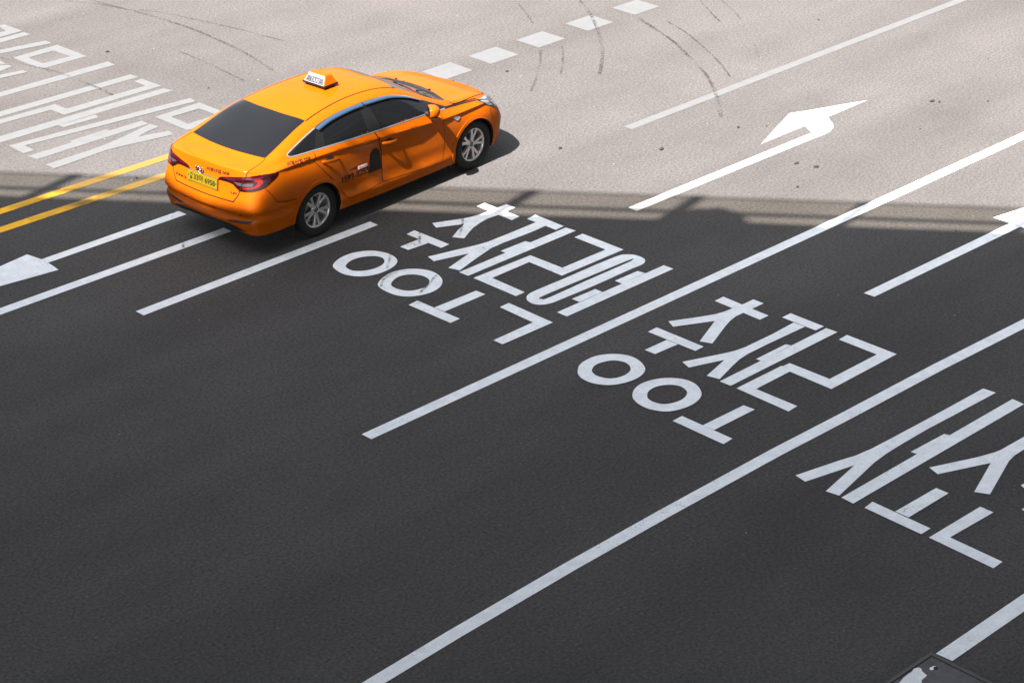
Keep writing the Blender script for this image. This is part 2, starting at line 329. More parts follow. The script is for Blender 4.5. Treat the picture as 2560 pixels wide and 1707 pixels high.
word(MARKS['w1'], m_white, 'white four-character road lettering nearest the taxi, between two lane lines')
word(MARKS['w2'], m_white, 'white three-character road lettering with two rings in the middle lane')
word(MARKS['w3'], m_white, 'white road lettering cut off by the right edge of the photo')
word(MARKS['left'], m_worn_sun, 'faded upside-down white road lettering on the sunlit road behind the taxi')

LL = 'lane_line'
def rect(x0, x1, y0, y1, y2=None, y3=None): return [(x0, y0), (x1, y1), (x1, y1 - 0.15), (x0, y0 - 0.15)]
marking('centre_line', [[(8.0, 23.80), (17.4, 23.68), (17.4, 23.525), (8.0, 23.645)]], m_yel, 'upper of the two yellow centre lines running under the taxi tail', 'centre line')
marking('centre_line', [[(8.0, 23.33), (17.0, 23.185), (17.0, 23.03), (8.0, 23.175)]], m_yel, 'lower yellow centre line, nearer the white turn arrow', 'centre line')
marking(LL, [rect(5.0, 15.86, 21.36, 21.25)], m_white, 'white lane line ending under the taxi rear bumper', 'lane line')
marking(LL, [rect(13.69, 17.252, 20.11, 20.114)], m_white, 'short white lane line beside the taxi rear wheel', 'lane line')
marking('turn_arrow', MARKS['arrL'], m_white, 'white road arrow with long shaft behind the taxi, its head cut by the left edge', 'road arrow')
marking(LL, [rect(13.597, 75.0, 16.105, 16.04)], m_white, 'long white lane line between the two complete road letterings', 'lane line')
et = [(-6.0, 12.70), (8.0, 12.735), (10.68, 12.785), (11.74, 12.84), (13.28, 12.893), (14.65, 12.914), (16.3, 12.919), (17.42, 12.896), (19.0, 12.878), (20.64, 12.825), (24.0, 12.74), (75.0, 12.4)]
bm = bmesh.new()
rows = []
for i, p in enumerate(et):
    rows.append((bm.verts.new((p[0], p[1], PZ)), bm.verts.new((p[0], p[1] - 0.15, PZ))))
for a, b in zip(rows, rows[1:]): bm.faces.new((a[1], b[1], b[0], a[0]))
tag(flat_obj(LL, bm, m_white), 'longest white lane line, slightly bent, running through the dark foreground', 'lane line')
marking(LL, [[(14.525, 9.563), (40, 9.70), (40, 9.53), (14.533, 9.394)]], m_white, 'white lane line starting at the metal cover in the lower right corner', 'lane line')
marking(LL, [rect(21.79, 75.0, 20.058, 20.04)], m_worn_sun, 'white lane line in full sun above the curved arrow', 'lane line')
marking('turn_arrow', [MARKS['arrR']], m_white_sun, 'white double-headed turn arrow in the sun ahead of the taxi', 'road arrow')
marking('turn_arrow', [[(19.905, 14.52), (22.75, 14.476), (22.75, 14.322), (19.913, 14.372)], [(22.751, 14.72), (24.6, 14.40), (22.751, 14.08)]], m_white, 'white straight arrow whose head meets the right edge of the photo', 'road arrow')
for i, q in enumerate(MARKS['dash']):
    lab = ['white road block farthest right in the dotted row, at the top edge', 'second white road block from the top edge in the dotted row', 'white road block crossed by a dark tyre mark',
           'white road block fourth from the top edge, with plain road on both sides', 'white road block just beyond the one hidden by the taxi bonnet', 'white road block partly hidden behind the taxi bonnet'][i]
    cx_ = sum(p[0] for p in q) / 4
    x0, x1 = cx_ - 0.28, cx_ + 0.28
    marking('road_block', [[(x0, 23.12), (x1, 23.12), (x1, 23.60), (x0, 23.60)]], m_worn_sun, lab, 'dash marking', 'dotted row of white blocks')

# ------------------------------------------------------------------ metal cover in the corner
m_steel = mat('dark_steel', (0.055, 0.055, 0.06), 0.55, 0.6)
n = N(m_steel); n.link(n.ramp(n.noise(9, 4, 0.6), [(0.3, (0.040, 0.036, 0.036)), (0.7, (0.075, 0.073, 0.078))]), n.b.inputs['Base Color']); n.bump(n.noise(60, 2), 0.1, 0.002)
m_frame = mat('cover_frame', (0.06, 0.057, 0.05), 0.8)
cv = empty('manhole_cover', (14.0, 9.0, 0))
tag(cv, 'square dark metal cover with flaked white paint in the lower right corner', 'manhole cover')
bm = bmesh.new()
hx, hy, fwd = 0.50, 0.60, 0.035
for (x, y, sx, sy) in ((0, hy - fwd / 2, 2 * hx, fwd), (0, -hy + fwd / 2, 2 * hx, fwd), (hx - fwd / 2, 0, fwd, 2 * hy - 2 * fwd), (-hx + fwd / 2, 0, fwd, 2 * hy - 2 * fwd)):
    bm_box(bm, (x, y, 0.007), (sx, sy, 0.02), bevel=0.003)
bm_obj('frame', bm, m_frame, cv)
bm = bmesh.new()
bm_box(bm, (0, 0, 0.004), (2 * hx - 2 * fwd - 0.02, 2 * hy - 2 * fwd - 0.02, 0.012), bevel=0.003)
bm_obj('plate', bm, m_steel, cv)
off = lambda P: [(p[0] - 14.0, p[1] - 9.0) for p in P]
bm = bmesh.new()
for P in (MARKS['coverpaint'], MARKS['coverspot']):
    flat(bm, off(P), (), 0.0115)
flat_obj('paint_patch', bm, m_white, cv)
bm = bmesh.new(); bm_tube(bm, (0.335, 0.425, 0.008), (0.335, 0.425, 0.0118), 0.022, n=16)
bm_obj('lifting_hole', bm, mat('hole_black', (0.01, 0.01, 0.01), 0.9), cv)

# ------------------------------------------------------------------ tyre marks and litter
m_skid = mat('tyre_rubber_mark', (0.03, 0.028, 0.028), 0.9, spec=0.2)
n = N(m_skid)
out = n.t.nodes['Material Output']
tr = n.add('ShaderNodeBsdfTransparent')
mx = n.add('ShaderNodeMixShader')
sk = n.math('MULTIPLY', n.ramp(n.noise(26, 3, 0.7), [(0.42, G3(0.0)), (0.62, G3(1.0))]), n.ramp(n.noise(1.4, 2, 0.5), [(0.35, G3(0.15)), (0.60, G3(0.9))]))
n.link(sk, mx.inputs[0]); n.link(tr.outputs[0], mx.inputs[1]); n.link(n.b.outputs[0], mx.inputs[2]); n.link(mx.outputs[0], out.inputs[0])
SK = ['long curved tyre mark crossing the sunlit road at the top left', 'fainter tyre mark beside the long curved one at the top', 'dark tyre mark cutting across the faded lettering', 'thin tyre mark along the top edge, left of centre',
      'faint curved tyre mark above the taxi boot', 'short tyre mark at the top edge above the dotted row', 'dark curved tyre mark crossing a white road block', 'curved tyre mark just right of the taxi bonnet', 'short upright tyre mark between two longer curves',
      'slanted tyre mark right of the dotted row', 'tiny tyre mark near the end of the dotted row', 'long tyre mark meeting the sunlit lane line', 'tyre mark parallel to and right of the one meeting the lane line', 'short tyre mark at the top edge, right of the dotted row', 'second short tyre mark at the top edge', 'tiny tyre mark just above the sunlit lane line']
SK += ['dark tyre scuff crossing the topmost character stroke beside the taxi', 'upright tyre scuff on the small T-shaped stroke', 'tyre scuff across the first white ring nearest the taxi', 'broken tyre scuff on the right side of the second white ring', 'curved tyre scuff on the left side of the second white ring', 'tyre scuff on the arrow shaft behind the taxi bumper', 'tiny tyre scuff on the lane line under the taxi bumper']
for i, P in enumerate(MARKS['skid'] + MARKS['scuff']):
    P = [Vector((*p, 0.0)) for p in P]
    pts = []
    for j in range(len(P) - 1):
        a, b, c, d = P[max(j - 1, 0)], P[j], P[j + 1], P[min(j + 2, len(P) - 1)]
        for t in np.linspace(0, 1, 8, endpoint=False):
            pts.append(0.5 * ((2 * b) + (c - a) * t + (2 * a - 5 * b + 4 * c - d) * t * t + (-a + 3 * b - 3 * c + d) * t ** 3))
    pts.append(P[-1])
    bm = bmesh.new(); prev = None
    w = 0.026 if i in (0, 6, 11, 2) else 0.017
    for j, p in enumerate(pts):
        t = (pts[min(j + 1, len(pts) - 1)] - pts[max(j - 1, 0)]).normalized()
        nn = Vector((-t.y, t.x, 0))
        z = 0.0085 + 0.0003 * i
        cur = (bm.verts.new((p + nn * w) .to_2d().to_3d() + Vector((0, 0, z))), bm.verts.new((p - nn * w).to_2d().to_3d() + Vector((0, 0, z))))
        if prev:
            f = bm.faces.new((prev[0], prev[1], cur[1], cur[0])); f.normal_update()
            if f.normal.z < 0: f.normal_flip()
        prev = cur
    tag(flat_obj('tyre_mark', bm, m_skid), SK[i], 'tyre mark', 'tyre marks on the sunlit road' if i < 16 else 'tyre scuffs on the white paint')

m_leaf = mat('dry_litter', (0.013, 0.010, 0.008), 0.9)
LS = ['dark scrap of litter below the sunlit lane line', 'dark leaf on the pink road right of the arrow shaft', 'larger dark leaf far right of the turn arrow', 'smaller dark leaf beside the larger one at far right', 'dark leaf right of the arrow shaft, left of its neighbour',
      'small dark crumb below the pair of leaves', 'dark scrap left of the turn arrow tip', 'dark scrap between the lane line and arrow', 'brown scrap above the faded lettering', 'tiny scrap above the taxi boot', 'dark scrap just right of the taxi bonnet', 'dark speck near the top edge right of centre', 'small dark speck inside the turn arrow bend',
      'dark speck near the right edge at the top', 'pale crumb on the shaded road at right', 'dark crumb on the yellow lines by the taxi', 'dark speck above the right arrow', 'dark speck far right of the arrow heads']
for i, (x, y) in enumerate(MARKS['spot']):
    bm = bmesh.new()
    sz = 0.8 * [0.05, 0.06, 0.065, 0.035, 0.055, 0.035, 0.065, 0.035, 0.05, 0.025, 0.04, 0.025, 0.025, 0.02, 0.02, 0.03, 0.02, 0.02][i]
    k = 9
    ring = [bm.verts.new((sz * (0.7 + 0.5 * random.random()) * math.cos(a) , 0.6 * sz * (0.7 + 0.5 * random.random()) * math.sin(a), 0.012 + 0.008 * random.random())) for a in [2 * math.pi * j / k for j in range(k)]]
    top = bm.verts.new((0, 0, 0.028)); bot = bm.verts.new((0, 0, 0.009))
    for j in range(k):
        bm.faces.new((ring[j], ring[(j + 1) % k], top)); bm.faces.new((ring[(j + 1) % k], ring[j], bot))
    o = bm_obj('leaf_litter', bm, m_leaf)
    o.location = (x, y, 0); o.rotation_euler = (0, 0, rad(-40 + 50 * random.random()))
    tag(o, LS[i], 'leaf', 'leaves and scraps on the road')
# ------------------------------------------------------------------ elevated walkway that shades the foreground (above and behind the frame)
BA = rad(-50.5)
be = Vector((math.cos(BA), math.sin(BA), 0)); bn = Vector((-math.sin(BA), math.cos(BA), 0))
BH, BB = 13.0, -6.0
BF = 26.5 + BH / sd.z * sd.dot(bn)          # the deck edge shades the road up to 26.5 m
m_conc = mat('deck_concrete', (0.30, 0.29, 0.28), 0.9)
n = N(m_conc); n.link(n.ramp(n.noise(1.2, 4, 0.6), [(0.3, (0.24, 0.235, 0.23)), (0.7, (0.34, 0.33, 0.32))]), n.b.inputs['Base Color'])
m_rail = mat('rail_steel', (0.25, 0.25, 0.26), 0.4, 0.8)
m_glass = bpy.data.materials.new('tinted_rail_glass'); m_glass.use_nodes = True
g = m_glass.node_tree; pb = g.nodes['Principled BSDF']
pb.inputs['Base Color'].default_value = (0.3, 0.33, 0.3, 1); pb.inputs['Roughness'].default_value = 0.05
tr = g.nodes.new('ShaderNodeBsdfTransparent'); tr.inputs[0].default_value = (0.80, 0.785, 0.74, 1)
mx = g.nodes.new('ShaderNodeMixShader'); mx.inputs[0].default_value = 0.08
g.links.new(tr.outputs[0], mx.inputs[1]); g.links.new(pb.outputs[0], mx.inputs[2]); g.links.new(mx.outputs[0], g.nodes['Material Output'].inputs[0])

bridge = empty('elevated_walkway', (0, 0, 0), BA)
tag(bridge, 'elevated concrete walkway whose railing casts the shadow over the foreground', 'walkway')
L0, L1 = -70.0, 70.0
CARP, CARA = Vector((16.4786, 21.0734)), 0.069745
def deck_pt(x, y):
    """point of the deck plane whose shadow falls at (x, y) metres from the taxi's rear axle"""
    w = CARP + Vector((math.cos(CARA) * x - math.sin(CARA) * y, math.sin(CARA) * x + math.cos(CARA) * y)) + sd.to_2d() * (BH / sd.z)
    return (w.dot(be.to_2d()), w.dot(bn.to_2d()))
sun_notch = [deck_pt(*p) for p in ((1.6, -0.835), (0.5, -0.80), (-0.50, -0.73), (-0.655, 0.02), (-0.60, 0.55), (-0.45, 0.95), (0.6, 0.95))]  # notch added to the deck edge so sun reaches the taxi's rear
outline = [(L0, BB), (L1, BB), (L1, BF), (sun_notch[0][0] + (BF - sun_notch[0][1]) * (sun_notch[1][0] - sun_notch[0][0]) / (sun_notch[1][1] - sun_notch[0][1]), BF), *sun_notch[1:6],
           (sun_notch[6][0] + (BF - sun_notch[6][1]) * (sun_notch[5][0] - sun_notch[6][0]) / (sun_notch[5][1] - sun_notch[6][1]), BF), (L0, BF)]
bm = bmesh.new()
flat(bm, outline, (), BH)
ex_ = bmesh.ops.extrude_face_region(bm, geom=bm.faces[:])
bmesh.ops.translate(bm, vec=(0, 0, -0.10), verts=[v for v in ex_['geom'] if isinstance(v, bmesh.types.BMVert)])
bm_obj('deck', bm, m_conc, bridge)
bm = bmesh.new()
bm_box(bm, ((L0 + L1) / 2, (BF + BB) / 2 - 0.5, BH - 0.7), (L1 - L0, 6.0, 1.19))
bm_obj('girder', bm, m_conc, bridge)
for ex in (-40.0, 30.0):
    bm = bmesh.new(); bm_tube(bm, (ex, (BF + BB) / 2, 0), (ex, (BF + BB) / 2, BH - 1.3), 0.9, n=24)
    bm_obj('pier', bm, m_conc, bridge, True)
y = BF - 0.05
SH = BH / sd.z * sd.dot(be)
for g0, g1 in ((-40.0, -6.95 + SH), (-4.55 + SH, 40.0)):  # gap made in the railing to keep rail shadows off the taxi
    bm = bmesh.new(); bm_tube(bm, (g0, y, BH + 1.19), (g1, y, BH + 1.19), 0.022); bm_obj('handrail', bm, m_rail, bridge, True)
    bm = bmesh.new(); bm_tube(bm, (g0, y, BH + 0.46), (g1, y, BH + 0.46), 0.045); bm_obj('mid_rail', bm, m_rail, bridge, True)
    bm = bmesh.new(); bm_box(bm, ((g0 + g1) / 2, y + 0.03, BH + 0.58), (g1 - g0, 0.012, 1.16)); bm_obj('glass_panel', bm, m_glass, bridge)
for es in (-13.2, -11.1, -9.0, -3.05, -0.95, 1.17, 3.29, 5.4, 7.5):
    bm = bmesh.new(); bm_box(bm, (es + SH, y, BH + 0.6), (0.15, 0.10, 1.2)); bm_obj('railing_post', bm, m_rail, bridge)
pl = empty('planter', tuple(be * (-0.60 + BH / sd.z * sd.dot(be)) + bn * (BF - 0.50) + Vector((0, 0, BH))), BA)
tag(pl, 'round planter with a clipped shrub standing behind the walkway railing', 'planter')
bm = bmesh.new()
bm_tube(bm, (0, 0, 0), (0, 0, 0.38), 0.40, 0.47, n=24)
bm_obj('pot', bm, m_conc, pl, True)
bm = bmesh.new()
bmesh.ops.create_icosphere(bm, subdivisions=4, radius=0.47)
for v in bm.verts:
    v.co *= 1 + 0.06 * math.sin(23 * v.co.x + 3) * math.sin(27 * v.co.y) + 0.04 * (random.random() - 0.5)
    v.co.z = v.co.z * 0.80 + 0.58
bm_obj('shrub', bm, mat('shrub_green', (0.06, 0.09, 0.04), 0.8), pl)

# ------------------------------------------------------------------ office block across the road, mirrored in the taxi's side glass
m_wall = mat('office_cladding', (0.16, 0.155, 0.15), 0.7); m_owin = mat('office_glass', (0.012, 0.014, 0.016), 0.08)
ob_ = empty('office_building', (88.0, -32.0, 0)); tag(ob_, 'tall dark office block with banded windows far beyond the right side of the road', 'building')
bm = bmesh.new(); bm_box(bm, (0, -9, 45), (116, 18, 90)); bm_obj('wall', bm, m_wall, ob_)
for k in range(22):
    bm = bmesh.new(); bm_box(bm, (0, 0.12, 3.2 + 3.9 * k), (114, 0.2, 2.1)); bm_obj('window_band', bm, m_owin, ob_)
    bm = bmesh.new()
    bm_box(bm, (0, 0.25, 4.5 + 3.9 * k), (114, 0.5, 0.25)); bm_obj('ledge', bm, m_conc, ob_)
# ------------------------------------------------------------------ taxi
CAR = Vector((16.4786, 21.0734, 0.0)); CPHI = 0.069745
# feature curves of the left half, rear centre -> front centre: (station, x, y, z)
LINES = {
 1: [(0,-1.03,0,.335),(1,-1.02,.34,.335),(2,-.985,.60,.335),(3,-.88,.775,.335),(4,-.64,.845,.32),(5,-.38,.858,.295),(6,0,.862,.26),(7,.4,.865,.24),(8,.9,.868,.225),(9,1.4,.868,.215),(10,1.9,.868,.21),(11,2.35,.866,.21),(12,2.805,.862,.22),(13,3.13,.845,.225),(14,3.36,.77,.22),(15,3.52,.62,.21),(16,3.61,.38,.205),(17,3.64,0,.205)],
 2: [(0,-1.10,0,.440),(1,-1.085,.34,.445),(2,-1.035,.625,.455),(3,-.915,.805,.47),(4,-.65,.873,.48),(5,-.38,.888,.44),(6,0,.892,.39),(7,.4,.890,.36),(8,.9,.888,.345),(9,1.4,.888,.335),(10,1.9,.889,.325),(11,2.35,.891,.325),(12,2.805,.892,.34),(13,3.14,.872,.36),(14,3.385,.80,.37),(15,3.56,.65,.36),(16,3.68,.40,.345),(17,3.72,0,.335)],
 2.5: [(0,-1.070,0,.505),(1,-1.056,.34,.508),(2,-1.010,.612,.515),(3,-.900,.798,.53),(4,-.655,.872,.54),(5,-.38,.894,.52),(6,0,.900,.48),(7,.4,.882,.45),(8,.9,.872,.435),(9,1.4,.870,.425),(10,1.9,.873,.415),(11,2.35,.888,.415),(12,2.805,.902,.44),(13,3.14,.880,.455),(14,3.39,.806,.455),(15,3.575,.65,.445),(16,3.69,.40,.435),(17,3.735,0,.43)],
 3: [(0,-1.115,0,.575),(1,-1.10,.34,.58),(2,-1.05,.632,.59),(3,-.925,.815,.61),(4,-.66,.888,.62),(5,-.38,.903,.61),(6,0,.905,.59),(7,.4,.888,.57),(8,.9,.873,.56),(9,1.4,.871,.55),(10,1.9,.876,.54),(11,2.35,.892,.54),(12,2.805,.905,.55),(13,3.14,.885,.55),(14,3.40,.81,.54),(15,3.59,.65,.53),(16,3.70,.40,.52),(17,3.745,0,.52)],
 4: [(0,-1.085,0,.69),(1,-1.07,.34,.695),(2,-1.02,.62,.71),(3,-.90,.80,.76),(4,-.66,.880,.83),(5,-.38,.897,.87),(6,0,.899,.885),(7,.4,.884,.86),(8,.9,.870,.83),(9,1.4,.870,.80),(10,1.9,.874,.77),(11,2.35,.890,.75),(12,2.805,.895,.75),(13,3.12,.87,.725),(14,3.37,.785,.675),(15,3.55,.63,.645),(16,3.68,.395,.625),(17,3.725,0,.62)],
 5: [(0,-1.045,0,.965),(1,-1.035,.33,.97),(2,-.995,.585,.98),(3,-.895,.755,1.005),(4,-.67,.845,1.048),(5,-.38,.872,1.055),(6,0,.882,1.045),(7,.4,.889,1.025),(8,.9,.895,.985),(9,1.4,.898,.945),(10,1.9,.90,.905),(11,2.35,.893,.875),(12,2.805,.875,.865),(13,3.09,.84,.845),(14,3.31,.755,.79),(15,3.48,.605,.75),(16,3.61,.38,.73),(17,3.655,0,.725)],
 6: [(0,-1.045,0,1.095),(1,-1.03,.33,1.095),(2,-.985,.575,1.092),(3,-.89,.705,1.088),(4,-.67,.775,1.098),(5,-.38,.80,1.125),(6,0,.825,1.125),(7,.4,.842,1.118),(8,.9,.852,1.10),(9,1.4,.855,1.073),(10,1.9,.845,1.033),(11,2.35,.80,.98),(12,2.805,.755,.945),(13,3.04,.715,.915),(14,3.24,.64,.87),(15,3.41,.515,.825),(16,3.54,.32,.79),(17,3.59,0,.78)],
 7: [(0,-1.042,0,1.097),(1,-1.01,.25,1.105),(2,-.925,.455,1.115),(3,-.78,.60,1.127),(4,-.54,.655,1.185),(5,-.25,.65,1.275),(6,.05,.625,1.352),(7,.45,.605,1.402),(8,.9,.60,1.418),(9,1.3,.595,1.405),(10,1.68,.595,1.345),(11,2.10,.645,1.155),(11.6,2.43,.665,1.015),(12,2.64,.645,.980),(13,2.93,.585,.955),(14,3.15,.485,.91),(15,3.34,.37,.862),(16,3.49,.215,.815),(17,3.59,0,.782)],
 8: [(0,-1.038,0,1.099),(1,-.98,.13,1.112),(2,-.86,.24,1.128),(3,-.73,.34,1.142),(4,-.49,.375,1.235),(5,-.17,.365,1.345),(6,.09,.355,1.413),(7,.45,.345,1.460),(8,.9,.34,1.478),(9,1.3,.34,1.468),(10,1.66,.34,1.418),(11,2.06,.36,1.212),(11.6,2.40,.365,1.052),(12,2.60,.36,1.012),(13,2.90,.32,.985),(14,3.12,.265,.935),(15,3.35,.19,.872),(16,3.50,.11,.818),(17,3.59,0,.783)],
 9: [(0,-1.034,0,1.10),(1,-.955,0,1.118),(2,-.83,0,1.135),(3,-.71,0,1.15),(4,-.47,0,1.25),(5,-.14,0,1.362),(6,.11,0,1.428),(7,.45,0,1.472),(8,.9,0,1.49),(9,1.3,0,1.48),(10,1.65,0,1.425),(11,2.05,0,1.232),(11.6,2.40,0,1.066),(12,2.60,0,1.026),(13,2.89,0,.995),(14,3.11,0,.945),(15,3.34,0,.878),(16,3.51,0,.820),(17,3.59,0,.784)],
}
for k_, L_ in LINES.items():
    for i_, (s_, x_, y_, z_) in enumerate(L_):
        if s_ >= 14: x_ -= (0.035, 0.075, 0.10, 0.11)[int(s_) - 14]
        if k_ <= 4 and s_ in (2, 3): x_ -= 0.022 if s_ == 2 else 0.036; y_ += 0.012
        if k_ in (5,) and s_ in (2, 3): x_ -= 0.008
        if k_ == 1 and s_ in (2, 3, 4): z_ -= (0.02, 0.04, 0.025)[int(s_) - 2]
        L_[i_] = (s_, x_, y_, z_)
def nspline(xs, ys, q):
    """natural cubic spline through (xs, ys[:, k]) sampled at q"""
    xs = np.asarray(xs, float); ys = np.asarray(ys, float); q = np.asarray(q, float)
    m = len(xs); h = np.diff(xs)
    A = np.zeros((m, m)); B = np.zeros_like(ys)
    A[0, 0] = A[-1, -1] = 1
    for i in range(1, m - 1):
        A[i, i - 1], A[i, i], A[i, i + 1] = h[i - 1], 2 * (h[i - 1] + h[i]), h[i]
        B[i] = 3 * ((ys[i + 1] - ys[i]) / h[i] - (ys[i] - ys[i - 1]) / h[i - 1])
    c = np.linalg.solve(A, B)
    i = np.clip(np.searchsorted(xs, q) - 1, 0, m - 2)
    d = (c[i + 1] - c[i]) / (3 * h[i])[:, None]
    b = (ys[i + 1] - ys[i]) / h[i][:, None] - h[i][:, None] * (2 * c[i] + c[i + 1]) / 3
    t = (q - xs[i])[:, None]
    return ys[i] + b * t + c[i] * t ** 2 + d * t ** 3
SS = np.concatenate([np.linspace(k, k + 1, 11, endpoint=False) for k in range(17)] + [[17.0]])
NS = len(SS)
curve = {}
for k, L in LINES.items():
    a = np.array(L, float)
    flipy = np.array([1, -1, 1])
    lo, hi = a[1:3][::-1], a[-3:-1][::-1]
    s = np.concatenate([-lo[:, 0], a[:, 0], 34 - hi[:, 0]])
    p = np.concatenate([lo[:, 1:] * flipy, a[:, 1:], hi[:, 1:] * flipy])
    curve[k] = nspline(s, p, SS)
    curve[k][0, 1] = curve[k][-1, 1] = 0.0
def section(i):
    P = {k: curve[k][i] for k in curve}
    out = []
    b0 = P[1].copy(); b0[1] *= 0.86; b0[0] = b0[0] * 0.97 + 0.03 * 1.3; b0[2] = P[1][2] - 0.035
    bc = b0.copy(); bc[1] = 0.0
    out += [bc, b0]
    out += [P[1] * (1 - t) + P[2] * t for t in (0.0, 0.08, 0.5, 0.90)]
    def grp(pts, ts):
        pts = np.array(pts); d = np.sqrt((np.diff(pts, axis=0) ** 2).sum(1)) + 1e-4
        u = np.concatenate([[0], np.cumsum(d)])
        return list(nspline(u, pts, np.array(ts) * u[-1])), u
    g, u = grp([P[2], P[2.5], P[3]], [0.06, 0.2, 0.35, 0.5, 0.65, 0.8, 0.93])
    out += g
    k = min(max((SS[i] - 3.6) / 1.2, 0), 1) * min(max((13.2 - SS[i]) / 1.0, 0), 1)
    cut = P[5] + np.array([0, -0.016 * k, -0.028 * (0.4 + 0.6 * k)])
    g, u = grp([P[3], P[4], cut], np.concatenate([[0.05], np.linspace(0.15, 0.88, 9), [0.97]]))
    out += g
    out += [cut * (1 - t) + P[5] * t for t in (0.3, 0.9)]
    out += [P[5] * (1 - t) + P[6] * t for t in (0.06, 0.2, 0.4, 0.6, 0.8, 0.94)]
    mid = 0.5 * (P[6] + P[7]); mid[1] += 0.012; mid[2] += 0.008
    f = np.array([1, -1, 1])
    pts = np.array([P[6], mid, P[7], P[8], P[9], P[8] * f, P[7] * f])
    d = np.sqrt((np.diff(pts, axis=0) ** 2).sum(1)) + 1e-4
    u = np.concatenate([[0], np.cumsum(d)])
    q = np.concatenate([[0.03 * u[1]], np.linspace(0.15, 1.0, 6) * u[1], u[1] + np.linspace(0, 1, 8)[1:] * (u[2] - u[1]), u[2] + np.linspace(0, 1, 8)[1:] * (u[3] - u[2]), u[3] + np.linspace(0, 1, 6)[1:] * (u[4] - u[3])])
    o = nspline(u, pts, q)
    o[-1][1] = 0.0
    return np.array(out + list(o))
grid = np.array([section(i) for i in range(NS)])          # NS x NV x 3, y >= 0
NV = grid.shape[1]
grid[0, :, 1] = 0; grid[-1, :, 1] = 0
verts, faces = [], []
for sgn in (1, -1):
    o = len(verts)
    verts += [(p[0], p[1] * sgn, p[2]) for p in grid.reshape(-1, 3)]
    for i in range(NS - 1):
        for j in range(NV - 1):
            q = (o + i * NV + j, o + (i + 1) * NV + j, o + (i + 1) * NV + j + 1, o + i * NV + j + 1)
            faces.append(q if sgn < 0 else q[::-1])
bm = bmesh.new()
bv = [bm.verts.new(v) for v in verts]
for q in faces: bm.faces.new([bv[i] for i in q])
bmesh.ops.remove_doubles(bm, verts=bm.verts, dist=0.0008)
bmesh.ops.dissolve_degenerate(bm, dist=0.0002, edges=bm.edges)
bmesh.ops.holes_fill(bm, edges=bm.edges)
bmesh.ops.recalc_face_normals(bm, faces=bm.faces)
if sum(f.normal.z * f.calc_area() for f in bm.faces if f.calc_center_median().z > 1.2) < 0: bmesh.ops.reverse_faces(bm, faces=bm.faces)
bmesh.ops.triangulate(bm, faces=[f for f in bm.faces if len(f.verts) > 4])
body_tmp = bpy.data.meshes.new('shell')
bm.to_mesh(body_tmp)
bm.normal_update()
bvh = BVHTree.FromBMesh(bm)
bm.faces.ensure_lookup_table()
FACES = [[(v.co.copy(), v.normal.copy()) for v in f.verts] for f in bm.faces]
def surf(o, d):
    """first hit on the shell: point and smooth normal"""
    h, nn, fi, _ = bvh.ray_cast(Vector(o), Vector(d))
    if h is None:
        h, nn, fi, _ = bvh.find_nearest(Vector(o) + Vector(d) * (4.0 if abs(d[0]) < .9 else 5.0))
    vs = FACES[fi]
    w = [1.0 / ((v - h).length + 1e-4) ** 2 for v, _ in vs]
    m = sum((nv * k for (v, nv), k in zip(vs, w)), Vector()).normalized()
    return h, m
PROJ = {'side': lambda a, b: ((a, -4.0, b), (0, 1, 0)), 'left': lambda a, b: ((a, 4.0, b), (0, -1, 0)), 'top': lambda a, b: ((a, b, 5.0), (0, 0, -1)),
        'rear': lambda a, b: ((-6.0, a, b), (1, 0, 0)), 'front': lambda a, b: ((8.0, a, b), (-1, 0, 0))}

def oblique(dx, dy):
    """projection along the horizontal direction (dx, dy); a runs to the right of it"""
    k = math.hypot(dx, dy); dx, dy = dx / k, dy / k
    def to2(p): return (p[0] * dy - p[1] * dx, p[2])
    return (lambda a, b: ((a * dy - 5 * dx, -a * dx - 5 * dy, b), (dx, dy, 0))), to2
PROJ['tail'], tail2 = oblique(0.8, 0.6)
PROJ['head'], head2 = oblique(-0.6, 0.8)
def paint(name, col):
    m = mat(name, col, 0.5, 0.0, 0.0, 0.24, 0.16)
    n = N(m)
    tc = n.add('ShaderNodeTexCoord')
    n.link(n.mix(1.0, (*col,), n.ramp(n.noise(2.2, 3, 0.6, tc.outputs['Object']), [(0.3, G3(0.93)), (0.7, G3(1.04))]), 'MULTIPLY'), n.b.inputs['Base Color'])
    return m
m_or = paint('orange_car_paint', (0.26, 0.053, 0.0011))
m_blk = mat('black_plastic', (0.006, 0.006, 0.006), 0.6, 0, 0.25)
m_gap = mat('panel_gap', (0.006, 0.003, 0.0015), 0.8, spec=0.1)
m_glz = mat('dark_tinted_glass', (0.004, 0.0045, 0.005), 0.03, 0.0, 0.28)
m_chr = mat('chrome', (0.30, 0.31, 0.33), 0.2, 0.7)
m_tyre = mat('tyre_rubber', (0.009, 0.009, 0.0085), 0.75, 0, 0.25)
m_alu = mat('alloy', (0.48, 0.47, 0.46), 0.32, 0.8)

taxi = empty('taxi', tuple(CAR), CPHI)
tag(taxi, 'orange taxi saloon with white roof sign driving away across the shadow edge', 'taxi')

